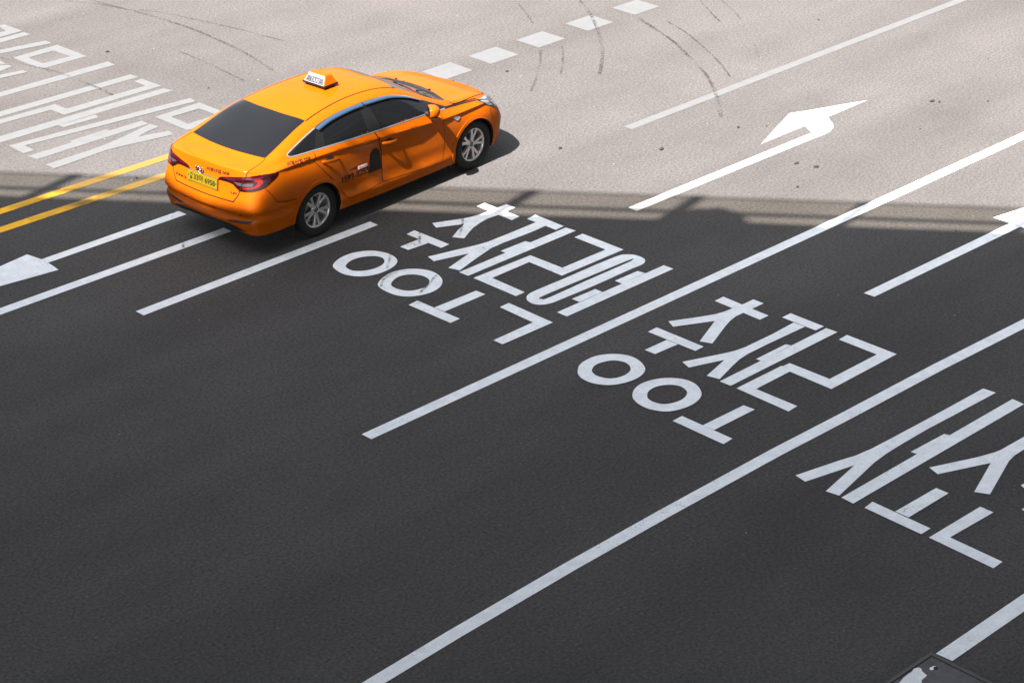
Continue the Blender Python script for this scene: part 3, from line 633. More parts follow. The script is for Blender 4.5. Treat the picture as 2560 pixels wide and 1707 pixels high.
# shell with wheel wells cut out
shell = bpy.data.objects.new('body', body_tmp); C.objects.link(shell)
body_tmp.materials.append(m_or); body_tmp.materials.append(m_blk)
WC = [(-0.03, 0.335), (2.775, 0.335)]
WR = 0.378
for wx, wz in WC:
    for sy in (1, -1):
        cb = bmesh.new(); bm_tube(cb, (wx, sy * 0.60, wz), (wx, sy * 1.3, wz), WR, n=72)
        bmesh.ops.recalc_face_normals(cb, faces=cb.faces)
        cme = bpy.data.meshes.new('cut'); cb.to_mesh(cme); cb.free()
        co = bpy.data.objects.new('cut', cme); C.objects.link(co)
        md = shell.modifiers.new('b', 'BOOLEAN'); md.operation = 'DIFFERENCE'; md.solver = 'EXACT'; md.object = co
dg = bpy.context.evaluated_depsgraph_get()
nm = bpy.data.meshes.new_from_object(shell.evaluated_get(dg))
shell.modifiers.clear()
for o in [o for o in C.objects if o.name.startswith('cut')]: bpy.data.objects.remove(o)
shell.data = nm
nm.name = 'body'
while len(nm.materials) < 2: nm.materials.append(m_blk)
nm.materials[0] = m_or; nm.materials[1] = m_blk
for p in nm.polygons:
    p.use_smooth = True
    p.material_index = 0
    c = p.center
    for wx, wz in WC:
        r = math.hypot(c.x - wx, c.z - wz)
        if r < WR + 0.002 and 0.59 < abs(c.y) and (r > WR - 0.01 or abs(abs(c.y) - 0.6) < 0.01): p.material_index = 1; p.use_smooth = False
    if p.normal.z < -0.75 and c.z < 0.42: p.material_index = 1
shell.parent = taxi
# keep the wheel-well cut crisp
bmx = bmesh.new(); bmx.from_mesh(nm)
for e in bmx.edges:
    if len(e.link_faces) == 2 and e.link_faces[0].material_index != e.link_faces[1].material_index: e.smooth = False
bmx.to_mesh(nm); bmx.free()

# ------------------------------------------------------------------ panels laid on the shell
def densify(P, res, closed=True):
    out = []
    m = len(P)
    for i in range(m if closed else m - 1):
        a, b = Vector(P[i]), Vector(P[(i + 1) % m])
        k = max(1, int((b - a).length / res))
        out += [a.lerp(b, t / k) for t in range(k)]
    if not closed: out.append(Vector(P[-1]))
    return out

def crv(P, k=6, closed=False):
    """smooth curve through 2-D points"""
    out = []; m = len(P)
    rng = range(m) if closed else range(m - 1)
    for i in rng:
        g = (lambda j: P[j % m]) if closed else (lambda j: P[min(max(j, 0), m - 1)])
        a, b, c, d = (np.array(g(i + j), float) for j in (-1, 0, 1, 2))
        for t in np.linspace(0, 1, k, endpoint=False):
            out.append(tuple(0.5 * (2 * b + (c - a) * t + (2 * a - 5 * b + 4 * c - d) * t * t + (-a + 3 * b - 3 * c + d) * t ** 3)))
    if not closed: out.append(tuple(P[-1]))
    return out

def inside2(x, y, loop):
    c = False; j = len(loop) - 1
    for i in range(len(loop)):
        xi, yi = loop[i][0], loop[i][1]; xj, yj = loop[j][0], loop[j][1]
        if (yi > y) != (yj > y) and x < (xj - xi) * (y - yi) / (yj - yi) + xi: c = not c
        j = i
    return c

def panel(name, poly, proj, off, m, parent, res=0.03, holes=(), skirt=True, mirror=False, inner_off=-0.004):
    """a thin panel that follows the shell: outline in the plane seen along proj"""
    f = PROJ[proj]
    B = densify(poly, res); Hs = [densify(h, res) for h in holes]
    pts = list(B); edges = [(i, (i + 1) % len(B)) for i in range(len(B))]
    for h in Hs:
        o = len(pts); pts += h; edges += [(o + i, o + (i + 1) % len(h)) for i in range(len(h))]
    nb = len(pts)
    xs = [p[0] for p in B]; ys = [p[1] for p in B]
    gx = np.arange(min(xs) + res * 0.5, max(xs), res); gy = np.arange(min(ys) + res * 0.5, max(ys), res)
    P2 = np.array([(p[0], p[1]) for p in pts])
    for x in gx:
        for y in gy:
            if inside2(x, y, B) and not any(inside2(x, y, h) for h in Hs) and np.min((P2[:, 0] - x) ** 2 + (P2[:, 1] - y) ** 2) > (res * 0.45) ** 2:
                pts.append(Vector((x, y)))
    V, E, F, *_ = delaunay_2d_cdt([Vector(p[:2]) for p in pts], edges, [], 1, 1e-7)
    vs, ns, hit = [], [], []
    for v in V:
        h, nn = surf(*f(v.x, v.y)); hit.append(h); vs.append(h + nn * off); ns.append(nn)
    fs = []
    for q in F:
        cx_ = sum(V[i].x for i in q) / len(q); cy_ = sum(V[i].y for i in q) / len(q)
        if not inside2(cx_, cy_, B) or any(inside2(cx_, cy_, h) for h in Hs): continue
        a, b, c = (vs[i] for i in q[:3])
        nn = (b - a).cross(c - a)
        fs.append(tuple(q) if nn.dot(ns[q[0]]) > 0 else tuple(q[::-1]))
    nsurf = len(fs)
    if skirt:
        cnt = {}
        for q in fs:
            for i in range(len(q)):
                e = (q[i], q[(i + 1) % len(q)]); cnt[e] = 1
        low = {}
        for (a, b) in list(cnt):
            if (b, a) in cnt: continue
            q = []
            for i in (b, a):
                q.append(i)
            for i in (a, b):
                if i not in low:
                    low[i] = len(vs); vs.append(hit[i] + ns[i] * inner_off); ns.append(ns[i])
                q.append(low[i])
            fs.append(tuple(q))
    o = mesh_obj(name, vs, fs, m, parent)
    me = o.data
    me.polygons.foreach_set('use_smooth', [i < nsurf for i in range(len(me.polygons))])
    me.normals_split_custom_set([tuple(ns[me.loops[li].vertex_index]) if p.index < nsurf else tuple(p.normal) for p in me.polygons for li in p.loop_indices])
    if mirror: mirrored(o, parent)
    return o

def mirrored(o, parent):
    me = o.data.copy()
    nn = [tuple(c.vector) for c in me.corner_normals]
    nme = bpy.data.meshes.new(me.name)
    vs = [(v.co.x, -v.co.y, v.co.z) for v in me.vertices]
    fs = [tuple(p.vertices)[::-1] for p in me.polygons]
    nme.from_pydata(vs, [], fs)
    nme.polygons.foreach_set('use_smooth', [p.use_smooth for p in me.polygons])
    for m in me.materials: nme.materials.append(m)
    for p, q in zip(nme.polygons, me.polygons): p.material_index = q.material_index
    nl = []
    for p in me.polygons:
        L = [nn[li] for li in p.loop_indices][::-1]
        nl += [(a, -b, c) for a, b, c in L]
    nme.normals_split_custom_set(nl)
    ob = bpy.data.objects.new(o.name.split('.')[0], nme); C.objects.link(ob); ob.parent = parent
    return ob

def strip(name, path, proj, w, off, m, parent, mirror=False, closed=False, res=0.02):
    """a narrow band following a path on the shell (gaps, mouldings)"""
    f = PROJ[proj]
    P = densify(path, res, closed)
    H = [surf(*f(p[0], p[1])) for p in P]
    vs, fs, ns = [], [], []
    k = len(H)
    for i in range(k):
        a = H[(i - 1) % k if closed else max(i - 1, 0)][0]; b = H[(i + 1) % k if closed else min(i + 1, k - 1)][0]
        h, nn = H[i]
        t = (b - a).normalized(); sdv = t.cross(nn).normalized()
        vs += [h + sdv * w / 2 + nn * off, h - sdv * w / 2 + nn * off, h + sdv * w / 2 - nn * 0.002, h - sdv * w / 2 - nn * 0.002]
        ns += [nn, nn, nn, nn]
    for i in range(k if closed else k - 1):
        j = (i + 1) % k
        fs.append((4 * i, 4 * j, 4 * j + 1, 4 * i + 1))
        fs.append((4 * i, 4 * i + 2, 4 * j + 2, 4 * j)); fs.append((4 * i + 1, 4 * j + 1, 4 * j + 3, 4 * i + 3))
    for i, q in enumerate(fs):
        if i % 3 == 0:
            nn = (vs[q[1]] - vs[q[0]]).cross(vs[q[2]] - vs[q[0]])
            if nn.dot(ns[q[0]]) < 0: fs[i] = q[::-1]
    o = mesh_obj(name, vs, fs, m, parent)
    me = o.data
    me.polygons.foreach_set('use_smooth', [i % 3 == 0 for i in range(len(me.polygons))])
    me.normals_split_custom_set([tuple(ns[me.loops[li].vertex_index]) if p.index % 3 == 0 else tuple(p.normal) for p in me.polygons for li in p.loop_indices])
    if mirror: mirrored(o, parent)
    return o
# ------------------------------------------------------------------ wheels
def lathe(bm, prof, n=64, mi=0):
    """revolve (y, r) around the Y axis"""
    rings = []
    for y, r in prof: rings.append([bm.verts.new((r * math.cos(2 * math.pi * i / n), y, r * math.sin(2 * math.pi * i / n))) for i in range(n)])
    for a, b in zip(rings, rings[1:]):
        for i in range(n):
            f = bm.faces.new((a[i], a[(i + 1) % n], b[(i + 1) % n], b[i])); f.material_index = mi; f.smooth = True

def make_wheel(x, sy, spin):
    """outer face towards +y of its own frame; sy flips it to the car side"""
    bm = bmesh.new()
    lathe(bm, [(-0.08, 0.190), (0.045, 0.200), (0.062, 0.206), (0.068, 0.221), (0.062, 0.2235), (0.050, 0.215)])
    lathe(bm, [(-0.075, 0.004), (-0.075, 0.196)])
    for k in range(5):
        for s in (-1, 1):
            a0 = spin + 2 * math.pi * k / 5 + s * 0.13
            a1 = spin + 2 * math.pi * k / 5 + s * 0.235
            pr = []
            for t, wdt, yo in ((0.0, 0.018, 0.046), (0.35, 0.018, 0.050), (0.75, 0.019, 0.056), (1.0, 0.023, 0.058)):
                r = 0.050 + t * (0.206 - 0.050); a = a0 + (a1 - a0) * t
                cx_, cz_ = r * math.cos(a), r * math.sin(a); tx, tz = -math.sin(a), math.cos(a)
                pr.append([bm.verts.new((cx_ + tx * e * wdt, yo + dy, cz_ + tz * e * wdt)) for e, dy in ((-1, -0.035), (-1, -0.004), (-0.6, 0.0), (0.6, 0.0), (1, -0.004), (1, -0.035))])
            for A, B in zip(pr, pr[1:]):
                for i in range(6): bm.faces.new((A[i], A[(i + 1) % 6], B[(i + 1) % 6], B[i]))
            bm.faces.new(pr[0]); bm.faces.new(pr[-1])
    lathe(bm, [(0.020, 0.070), (0.040, 0.068), (0.048, 0.058), (0.050, 0.036), (0.044, 0.034)], 40)
    o = bm_obj('wheel', bm, m_alu, taxi)
    cap = bmesh.new(); lathe(cap, [(0.044, 0.034), (0.050, 0.031), (0.053, 0.020), (0.054, 0.001)], 32)
    c = bm_obj('hub_cap', cap, m_capg, o, True)
    for k in range(5):
        a = spin + 2 * math.pi * (k + 0.5) / 5
        lug = bmesh.new(); bm_tube(lug, (0.056 * math.cos(a), 0.02, 0.056 * math.sin(a)), (0.056 * math.cos(a), 0.0515, 0.056 * math.sin(a)), 0.0095, n=10)
        bm_obj('lug_nut', lug, m_blk, o)
    t = bmesh.new()
    lathe(t, [(-0.09, 0.205), (-0.105, 0.25), (-0.108, 0.30), (-0.095, 0.325), (-0.07, 0.335), (0.055, 0.335), (0.078, 0.326), (0.088, 0.312), (0.090, 0.306), (0.096, 0.285), (0.097, 0.262), (0.090, 0.238), (0.078, 0.226), (0.066, 0.221), (0.05, 0.212)], 80)
    bm_obj('tyre', t, m_tyre, o, True)
    d = bmesh.new(); lathe(d, [(-0.02, 0.02), (-0.02, 0.145), (-0.035, 0.145), (-0.035, 0.02)], 40)
    bm_obj('brake_disc', d, m_disc, o, True)
    o.location = (x, sy * 0.758, 0.333)
    o.rotation_euler = (0, 0, 0 if sy > 0 else math.pi)
    return o
m_disc = mat('brake_disc', (0.08, 0.075, 0.07), 0.5, 0.7)
m_capg = mat('hub_grey', (0.10, 0.10, 0.105), 0.35, 0.7)
for x, sp in ((0.0, 0.95), (2.805, 0.55)):
    for sy in (-1, 1): make_wheel(x, sy, sp if sy < 0 else -sp)
# ------------------------------------------------------------------ glass
SYM = dict(mirror=True)
dlo = crv([(-0.40,1.163),(-0.30,1.198),(-0.155,1.240),(0.15,1.323),(0.42,1.368),(0.75,1.391),(1.05,1.390),(1.30,1.374),(1.509,1.343),(1.743,1.273),(1.974,1.165),(2.173,1.068),(2.375,0.974)], 6) + crv([(2.375,0.974),(2.167,0.988),(1.873,1.026),(1.45,1.050),(1.031,1.070),(0.524,1.095),(-0.008,1.121),(-0.30,1.132),(-0.375,1.142),(-0.40,1.163)], 6)[1:-1]
m_surr = mat('black_trim', (0.0042, 0.0042, 0.0042), 0.4, 0, 0.3)
panel('window_surround', dlo, 'side', 0.0025, m_surr, taxi, 0.05, **SYM)
QP = [(-0.335,1.160),(-0.30,1.146),(-0.03,1.138),(0.015,1.150),(0.150,1.300),(0.135,1.305),(-0.13,1.232)]
RP = [(0.165,1.138),(0.255,1.325),(0.45,1.345),(0.70,1.362),(0.915,1.365),(0.885,1.105),(0.55,1.115)]
FP = [(1.105,1.092),(1.075,1.365),(1.30,1.350),(1.50,1.322),(1.73,1.252),(1.93,1.160),(2.05,1.100),(2.06,1.035),(1.873,1.045),(1.45,1.073)]
for P in (QP, RP, FP): panel('window', P, 'side', 0.0045, m_glz, taxi, 0.05, **SYM)
# rain visors over the two door windows, standing slightly off the glass
m_vis = mat('smoked_visor_sky_blue', (0.012, 0.032, 0.060), 0.06, 0.0, 0.6, 1.0, 0.02)  # smoked acrylic; its blue base colour imitates reflected sky
def visor(top, bot):
    f = PROJ['side']; A, B = [], []
    for p, q in zip(crv(top, 8), crv(bot, 8)):
        h1, n1 = surf(*f(*p)); h2, n2 = surf(*f(*q)); A.append(h1 + n1 * 0.006); B.append(h2 + n2 * 0.026)
    vs, fs = [], []
    for a, b in zip(A, B):
        mid = (a + b) / 2 + Vector((0, -0.010, 0.006))
        vs += [a, mid, b, b + Vector((0, 0.008, -0.002))]
    k = len(A)
    for i in range(k - 1):
        for j in range(3): fs.append((4 * i + j, 4 * i + j + 1, 4 * i + 5 + j, 4 * i + 4 + j))
    o = mesh_obj('rain_visor', vs, fs, m_vis, taxi, True)
    o.data.normals_split_custom_set_from_vertices([tuple(v.normal) for v in o.data.vertices])
    mirrored(o, taxi)
visor([(0.150,1.316),(0.42,1.364),(0.75,1.388),(0.985,1.388)], [(0.178,1.275),(0.42,1.320),(0.75,1.343),(0.985,1.343)])
visor([(1.0,1.388),(1.30,1.371),(1.509,1.340),(1.743,1.270),(1.95,1.172)], [(1.0,1.345),(1.30,1.330),(1.509,1.300),(1.743,1.233),(1.93,1.152)])
strip('belt_moulding', crv([(0.15,1.318),(0.0,1.283),(-0.155,1.241),(-0.30,1.199),(-0.392,1.165),(-0.372,1.139),(-0.30,1.130),(-0.008,1.119),(0.524,1.093),(1.031,1.068),(1.45,1.048),(1.873,1.024),(2.167,0.988),(2.30,0.977)], 5), 'side', 0.014, 0.005, m_chr, taxi, **SYM)

glass_r = crv([(0.115,-0.560),(0.085,-0.38),(0.065,-0.15),(0.065,0.15),(0.085,0.38),(0.115,0.560)], 5) + crv([(0.115,0.560),(-0.14,0.592),(-0.40,0.618),(-0.632,0.640)], 4)[1:] + crv([(-0.632,0.640),(-0.665,0.45),(-0.692,0.20),(-0.692,-0.20),(-0.665,-0.45),(-0.632,-0.640)], 5)[1:] + crv([(-0.632,-0.640),(-0.40,-0.618),(-0.14,-0.592),(0.115,-0.560)], 4)[1:-1]
panel('rear_window', glass_r, 'top', 0.003, m_glz, taxi, 0.05)
shield = crv([(1.645,-0.548),(1.640,-0.35),(1.625,0),(1.640,0.35),(1.645,0.548)], 5) + crv([(1.645,0.548),(2.0,0.607),(2.25,0.640),(2.385,0.655)], 4)[1:] + crv([(2.385,0.655),(2.41,0.45),(2.425,0.2),(2.425,-0.2),(2.41,-0.45),(2.385,-0.655)], 5)[1:] + crv([(2.385,-0.655),(2.25,-0.640),(2.0,-0.607),(1.645,-0.548)], 4)[1:-1]
m_wind = mat('windscreen_glass', (0.008, 0.009, 0.009), 0.03)
panel('windscreen', shield, 'top', 0.003, m_wind, taxi, 0.05)
cowl = crv([(2.425,-0.705),(2.49,-0.60),(2.555,-0.36),(2.585,0),(2.555,0.36),(2.49,0.60),(2.425,0.705)], 6) + crv([(2.425,0.705),(2.390,0.66),(2.42,0.45),(2.435,0),(2.42,-0.45),(2.390,-0.66),(2.425,-0.705)], 5)[1:-1]
panel('cowl_panel', cowl, 'top', 0.003, m_blk, taxi, 0.05)
m_wip = mat('wiper_black', (0.008, 0.008, 0.008), 0.4)
for p0, p1, p2 in (((2.50, -0.42), (2.44, -0.15), (2.40, 0.18)), ((2.52, 0.12), (2.45, 0.38), (2.40, 0.60))):
    bm = bmesh.new(); L = [surf(*PROJ['top'](*p))[0] + Vector((0, 0, h)) for p, h in ((p0, 0.012), (p1, 0.030), (p2, 0.022))]
    bm_tube(bm, L[0], L[1], 0.010, 0.007, 8); bm_tube(bm, L[1], L[2], 0.006, 0.005, 8)
    bm_obj('wiper', bm, m_wip, taxi)
for sgn in (-1, 1):
    bm = bmesh.new(); h = surf(*PROJ['top'](2.565, sgn * 0.30))[0]; bm_box(bm, h + Vector((0, 0, 0.010)), (0.03, 0.02, 0.02), bevel=0.004); bm_obj('washer_jet', bm, m_blk, taxi)

# ------------------------------------------------------------------ seams and panels
strip('roof_ditch', crv([(0.12,-0.566),(0.40,-0.533),(0.75,-0.505),(1.07,-0.500),(1.33,-0.512),(1.52,-0.535),(1.66,-0.556)], 6), 'top', 0.016, 0.0015, m_gap, taxi, **SYM)
RD = [(1.074,0.384),(1.078,0.782),(1.020,0.971),(0.971,1.064),(0.524,1.086),(-0.022,1.110),(-0.043,0.99),(0.03,0.90),(0.117,0.801),(0.257,0.643),(0.380,0.480),(0.415,0.425),(0.48,0.362),(0.55,0.345),(0.786,0.348)]
FD = [(1.092,0.382),(1.096,0.782),(1.038,0.971),(0.990,1.063),(1.45,1.041),(1.873,1.017),(2.16,0.983),(2.182,0.93),(2.197,0.843),(2.205,0.70),(2.200,0.55),(2.183,0.40),(2.160,0.325),(2.135,0.313),(1.7,0.340)]
for P in (RD, FD): strip('door_seam', P, 'side', 0.015, 0.0006, m_gap, taxi, closed=True, **SYM)
doors = [panel('door', P, 'side', 0.0018, m_or, taxi, 0.035, **SYM) for P in (RD, FD)]
bon = crv([(2.435,-0.700),(2.50,-0.60),(2.565,-0.36),(2.595,0),(2.565,0.36),(2.50,0.60),(2.435,0.700)], 6) + crv([(2.435,0.700),(2.50,0.770),(2.80,0.745),(3.03,0.70),(3.205,0.625),(3.330,0.505),(3.425,0.30),(3.462,0),(3.425,-0.30),(3.330,-0.505),(3.205,-0.625),(3.03,-0.70),(2.80,-0.745),(2.50,-0.770),(2.435,-0.700)], 5)[1:-1]
strip('bonnet_seam', crv([(2.50,0.775),(2.80,0.750),(3.03,0.705),(3.205,0.63),(3.335,0.51),(3.430,0.304),(3.467,0),(3.430,-0.304),(3.335,-0.51),(3.205,-0.63),(3.03,-0.705),(2.80,-0.750),(2.50,-0.775),(2.432,-0.703)], 5), 'top', 0.018, 0.0006, m_gap, taxi)
panel('bonnet', bon, 'top', 0.002, m_or, taxi, 0.05)
strip('bonnet_moulding', [(2.30,0.977),(2.40,0.966),(2.50,0.953),(2.72,0.930),(2.94,0.904)], 'side', 0.016, 0.005, m_surr, taxi, **SYM)
strip('bonnet_side_seam', [(2.13,0.998),(2.36,0.982),(2.50,0.966),(2.72,0.943),(2.94,0.918)], 'side', 0.014, 0.003, m_gap, taxi, **SYM)
strip('boot_seam', crv([(-0.640,-0.648),(-0.70,-0.664),(-0.80,-0.672),(-0.935,-0.665)], 5), 'top', 0.010, 0.0012, m_gap, taxi, **SYM)
strip('boot_seam', crv([(-0.672,1.092),(-0.662,1.06),(-0.655,1.034)], 4), 'rear', 0.010, 0.0012, m_gap, taxi, **SYM)
strip('boot_seam', crv([(-0.590,0.852),(-0.578,0.80),(-0.520,0.718),(-0.485,0.700),(-0.23,0.693),(0,0.692),(0.23,0.693),(0.485,0.700),(0.520,0.718),(0.578,0.80),(0.590,0.852)], 6), 'rear', 0.014, 0.0012, m_gap, taxi)
strip('bumper_seam', crv([(-0.83,0.885),(-0.754,0.781),(-0.700,0.700),(-0.67,0.685),(-0.561,0.655),(-0.40,0.640)], 5), 'side', 0.008, 0.0012, m_gap, taxi, **SYM)
strip('bumper_seam', crv([(3.14,0.62),(3.10,0.70),(3.12,0.76)], 5), 'side', 0.008, 0.0012, m_gap, taxi, **SYM)
for wx, wz in WC:
    arc = [(wx + 0.402 * math.cos(t), wz + 0.402 * math.sin(t)) for t in np.linspace(rad(-12), rad(192), 50)]
    strip('arch_lip', arc, 'side', 0.046, 0.007, m_or, taxi, res=0.05, **SYM)
crease = crv([(-1.028,0.36),(-1.025,0.20),(-1.02,0.05)], 3)
# ------------------------------------------------------------------ door handles
def handle(x0, z0, x1, z1, parent):
    a = surf(*PROJ['side'](x0, z0))[0]; b = surf(*PROJ['side'](x1, z1))[0]
    bm = bmesh.new(); k = 12; rings = []
    for i in range(k + 1):
        t = i / k; c = a.lerp(b, t); c.y -= 0.008 + 0.034 * math.sin(math.pi * min(max((t * 1.1 - 0.05), 0), 1)) ** 0.6
        hz = 0.017 + 0.007 * math.sin(math.pi * t)
        rings.append([bm.verts.new(c + Vector((0, 0.008 * math.cos(q), hz * math.sin(q)))) for q in [2 * math.pi * j / 10 for j in range(10)]])
    for A, B in zip(rings, rings[1:]):
        for j in range(10): bm.faces.new((A[j], A[(j + 1) % 10], B[(j + 1) % 10], B[j]))
    bm.faces.new(rings[0]); bm.faces.new(rings[-1])
    o = bm_obj('door_handle', bm, m_or, parent, True)
    xm, zm = (x0 + x1) / 2 + 0.0, (z0 + z1) / 2 + 0.022
    el = [(xm + 0.062 * math.cos(t), zm + 0.036 * math.sin(t)) for t in np.linspace(0, 2 * math.pi, 24, endpoint=False)]
    r = panel('handle_shade_oval', el, 'side', 0.0025, m_cup_shade, parent, 0.02)  # flat dark oval, coloured to stand in for shade behind the handle
    return o, r
m_cup_shade = mat('painted_cup_shade', (0.010, 0.003, 0.001), 0.6)
for q, d in zip(((0.060, 0.960, 0.335, 0.922), (1.085, 0.888, 1.360, 0.852)), doors):
    for o in handle(*q, d): pass
left_doors = [o for o in taxi.children if o.name.startswith('door.') or o.name == 'door']
left_doors = [o for o in left_doors if o not in doors]
for d, ld_ in zip(doors, left_doors):
    for h in list(d.children): mirrored(h, ld_)
# ------------------------------------------------------------------ mirrors
def shape(bm, sy, prof, c, yawd):
    """stack of rounded-rectangle rings (depth, half width, half height, shift out) pointing forwards"""
    rings = []
    ca, sa = math.cos(rad(yawd)), math.sin(rad(yawd))
    for dx, hw, hh, so in prof:
        ring = []
        for j in range(28):
            t = 2 * math.pi * j / 28
            cy, cz = math.cos(t), math.sin(t)
            py = so + hw * math.copysign(abs(cy) ** 0.62, cy); pz = hh * math.copysign(abs(cz) ** 0.62, cz) * (1 - 0.16 * math.copysign(abs(cy), cy)) + 0.10 * py
            X = dx * ca + py * sa; Y = py * ca - dx * sa
            ring.append(bm.verts.new((c[0] + X, sy * (c[1] + Y), c[2] + pz)))
        rings.append(ring)
    for A, B in zip(rings, rings[1:]):
        for j in range(28): bm.faces.new((A[j], A[(j + 1) % 28], B[(j + 1) % 28], B[j]))
    bm.faces.new(rings[0]); bm.faces.new(rings[-1])
for sy in (-1, 1):
    cM = (1.875, 0.945, 1.085)
    bm = bmesh.new(); shape(bm, sy, [(0.0, .098, .074, 0), (0.012, .104, .080, 0), (0.05, .105, .081, 0), (0.095, .092, .070, -.006), (0.125, .066, .050, -.012), (0.140, .030, .022, -.016)], cM, -36)
    mo = bm_obj('side_mirror', bm, m_or, taxi, True)
    bm = bmesh.new(); shape(bm, sy, [(-0.004, .094, .069, 0), (0.004, .096, .071, 0)], cM, -36); bm_obj('mirror_rim', bm, m_surr, mo)
    bm = bmesh.new(); shape(bm, sy, [(-0.007, .084, .060, 0), (-0.003, .085, .061, 0)], cM, -36); bm_obj('mirror_glass', bm, m_glz, mo)
    bm = bmesh.new(); bm_tube(bm, (1.93, sy * 0.80, 1.02), (1.93, sy * 0.93, 1.04), 0.035, 0.028, 14); bm_obj('mirror_arm', bm, m_blk, mo, True)
    bm = bmesh.new(); shape(bm, sy, [(0.012, .085, .012, 0), (0.10, .07, .012, 0)], (1.865, 0.955, 1.008), -36); bm_obj('mirror_base', bm, m_blk, mo)
# ------------------------------------------------------------------ lamps
def lampmat(name, col, rough=0.12, coat=0.25): return mat(name, col, rough, 0.0, 0.35, coat, 0.02)
m_lr = lampmat('dark_red_lens', (0.012, 0.0008, 0.0018)); m_rb = lampmat('bright_red_lens', (0.12, 0.004, 0.003)); m_lc = lampmat('clear_lens', (0.03, 0.026, 0.025)); m_mg = lampmat('crimson_lens', (0.04, 0.001, 0.006))
T2 = lambda L: [tail2(p) for p in L]
tl = crv(T2([(-1.042,-.245,.915),(-1.038,-.299,.961),(-1.015,-.483,1.001),(-.963,-.653,1.03),(-.833,-.775,1.045),(-.632,-.855,1.04)]), 4) + crv(T2([(-.632,-.855,1.04),(-.655,-.856,.993),(-.741,-.843,.944),(-.835,-.814,.894),(-.94,-.73,.862),(-1.003,-.584,.849)]), 4)[1:] + crv(T2([(-1.003,-.584,.849),(-1.015,-.522,.886),(-1.02,-.482,.912),(-1.031,-.397,.922),(-1.042,-.245,.915)]), 4)[1:-1]
lamp = panel('tail_lamp', tl, 'tail', 0.006, m_lr, taxi, 0.025)
sub = [panel('lens_band', T2([(-1.037,-.308,.957),(-.974,-.635,1.018),(-.819,-.797,1.027),(-.817,-.803,1.010),(-.976,-.636,.995),(-1.029,-.397,.955)]), 'tail', 0.0085, m_mg, lamp, 0.025),
       panel('clear_lens', T2([(-1.016,-.499,.941),(-1.002,-.562,.95),(-.98,-.636,.949),(-.921,-.737,.958),(-.929,-.733,.924),(-.988,-.621,.911),(-1.004,-.562,.915)]), 'tail', 0.0085, m_lc, lamp, 0.02),
       panel('lamp_ring', crv(T2([(-.911,-.74,.998),(-.852,-.783,1.006),(-.830,-.803,.963),(-.871,-.787,.92),(-.914,-.754,.903),(-.99,-.621,.88)]), 4) + crv(T2([(-.989,-.621,.897),(-.934,-.728,.913),(-.905,-.757,.937),(-.883,-.77,.969),(-.91,-.746,.978)]), 4), 'tail', 0.0085, m_rb, lamp, 0.02)]
strip_f = T2([(-.955,-.662,1.036),(-.981,-.629,.983),(-1.003,-.590,.85)])
sub.append(strip('lamp_seam', strip_f, 'tail', 0.012, 0.010, m_gap, lamp))
ll = mirrored(lamp, taxi)
for s_ in sub: mirrored(s_, ll)
m_hl = mat('headlamp_clear', (0.13, 0.135, 0.145), 0.08, 0.3, 0.6, 1.0, 0.02); m_hd = mat('headlamp_dark', (0.007, 0.007, 0.008), 0.15)
H2 = lambda L: [head2(p) for p in L]
hl = panel('headlamp', crv(H2([(2.935,-.800,.903),(3.10,-.735,.880),(3.265,-.62,.835),(3.385,-.50,.785),(3.41,-.53,.735),(3.345,-.66,.700),(3.265,-.77,.705),(3.16,-.845,.765),(3.03,-.860,.835)]), 5, True), 'head', 0.006, m_hd, taxi, 0.03)
hs = [panel('lamp_lens', crv(H2([(2.965,-.815,.885),(3.06,-.800,.862),(3.13,-.820,.815),(3.17,-.838,.780),(3.09,-.855,.805),(3.02,-.856,.850)]), 4, True), 'head', 0.009, m_hl, hl, 0.02),
      panel('lamp_lens', crv(H2([(3.165,-.78,.815),(3.28,-.67,.785),(3.33,-.64,.735),(3.245,-.77,.735)]), 4, True), 'head', 0.009, m_hl, hl, 0.02),
      panel('lamp_strip', crv(H2([(2.95,-.795,.902),(3.10,-.730,.882),(3.265,-.615,.838),(3.37,-.51,.790)]), 3) + crv(H2([(3.335,-.57,.795),(3.22,-.67,.835),(3.05,-.775,.873)]), 3), 'head', 0.009, m_hl, hl, 0.02)]
lh = mirrored(hl, taxi)
for s_ in hs: mirrored(s_, lh)
m_redr = mat('reflector_red', (0.02, 0.0015, 0.0012), 0.5, 0, 0.3)
panel('rear_reflector', [(-0.385,0.452),(-0.50,0.470),(-0.765,0.502),(-0.745,0.468),(-0.70,0.458),(-0.42,0.438)], 'rear', 0.004, m_redr, taxi, 0.025, **SYM)
panel('diffuser', crv([(-0.66,0.338),(-0.55,0.372),(-0.40,0.398),(-0.15,0.405),(0.15,0.405),(0.40,0.398),(0.55,0.372),(0.66,0.338)], 4) + [(0.40,0.326),(0,0.326),(-0.40,0.326)], 'rear', 0.005, m_blk, taxi, 0.04)
for y in (-0.61, -0.19, 0.34):
    panel('parking_sensor', [(y + 0.012 * math.cos(t), 0.553 + 0.012 * math.sin(t)) for t in np.linspace(0, 2 * math.pi, 14, endpoint=False)], 'rear', 0.003, m_gap, taxi, 0.02)
for x0, z1 in ((-0.435, 0.42), (2.335, 0.40)):
    for sy in (-1, 1):
        bm = bmesh.new(); bm_box(bm, (x0, sy * 0.79, z1 / 2 + 0.075), (0.02, 0.14, z1 - 0.16), bevel=0.004); bm_obj('mud_flap', bm, m_blk, taxi)
grille = [(-0.42,0.66),(0.42,0.66),(0.36,0.48),(0.26,0.40),(-0.26,0.40),(-0.36,0.48)]
panel('grille', grille, 'front', 0.004, m_blk, taxi, 0.05)
panel('lower_intake', [(-0.55,0.33),(0.55,0.33),(0.5,0.26),(-0.5,0.26)], 'front', 0.004, m_blk, taxi, 0.05)
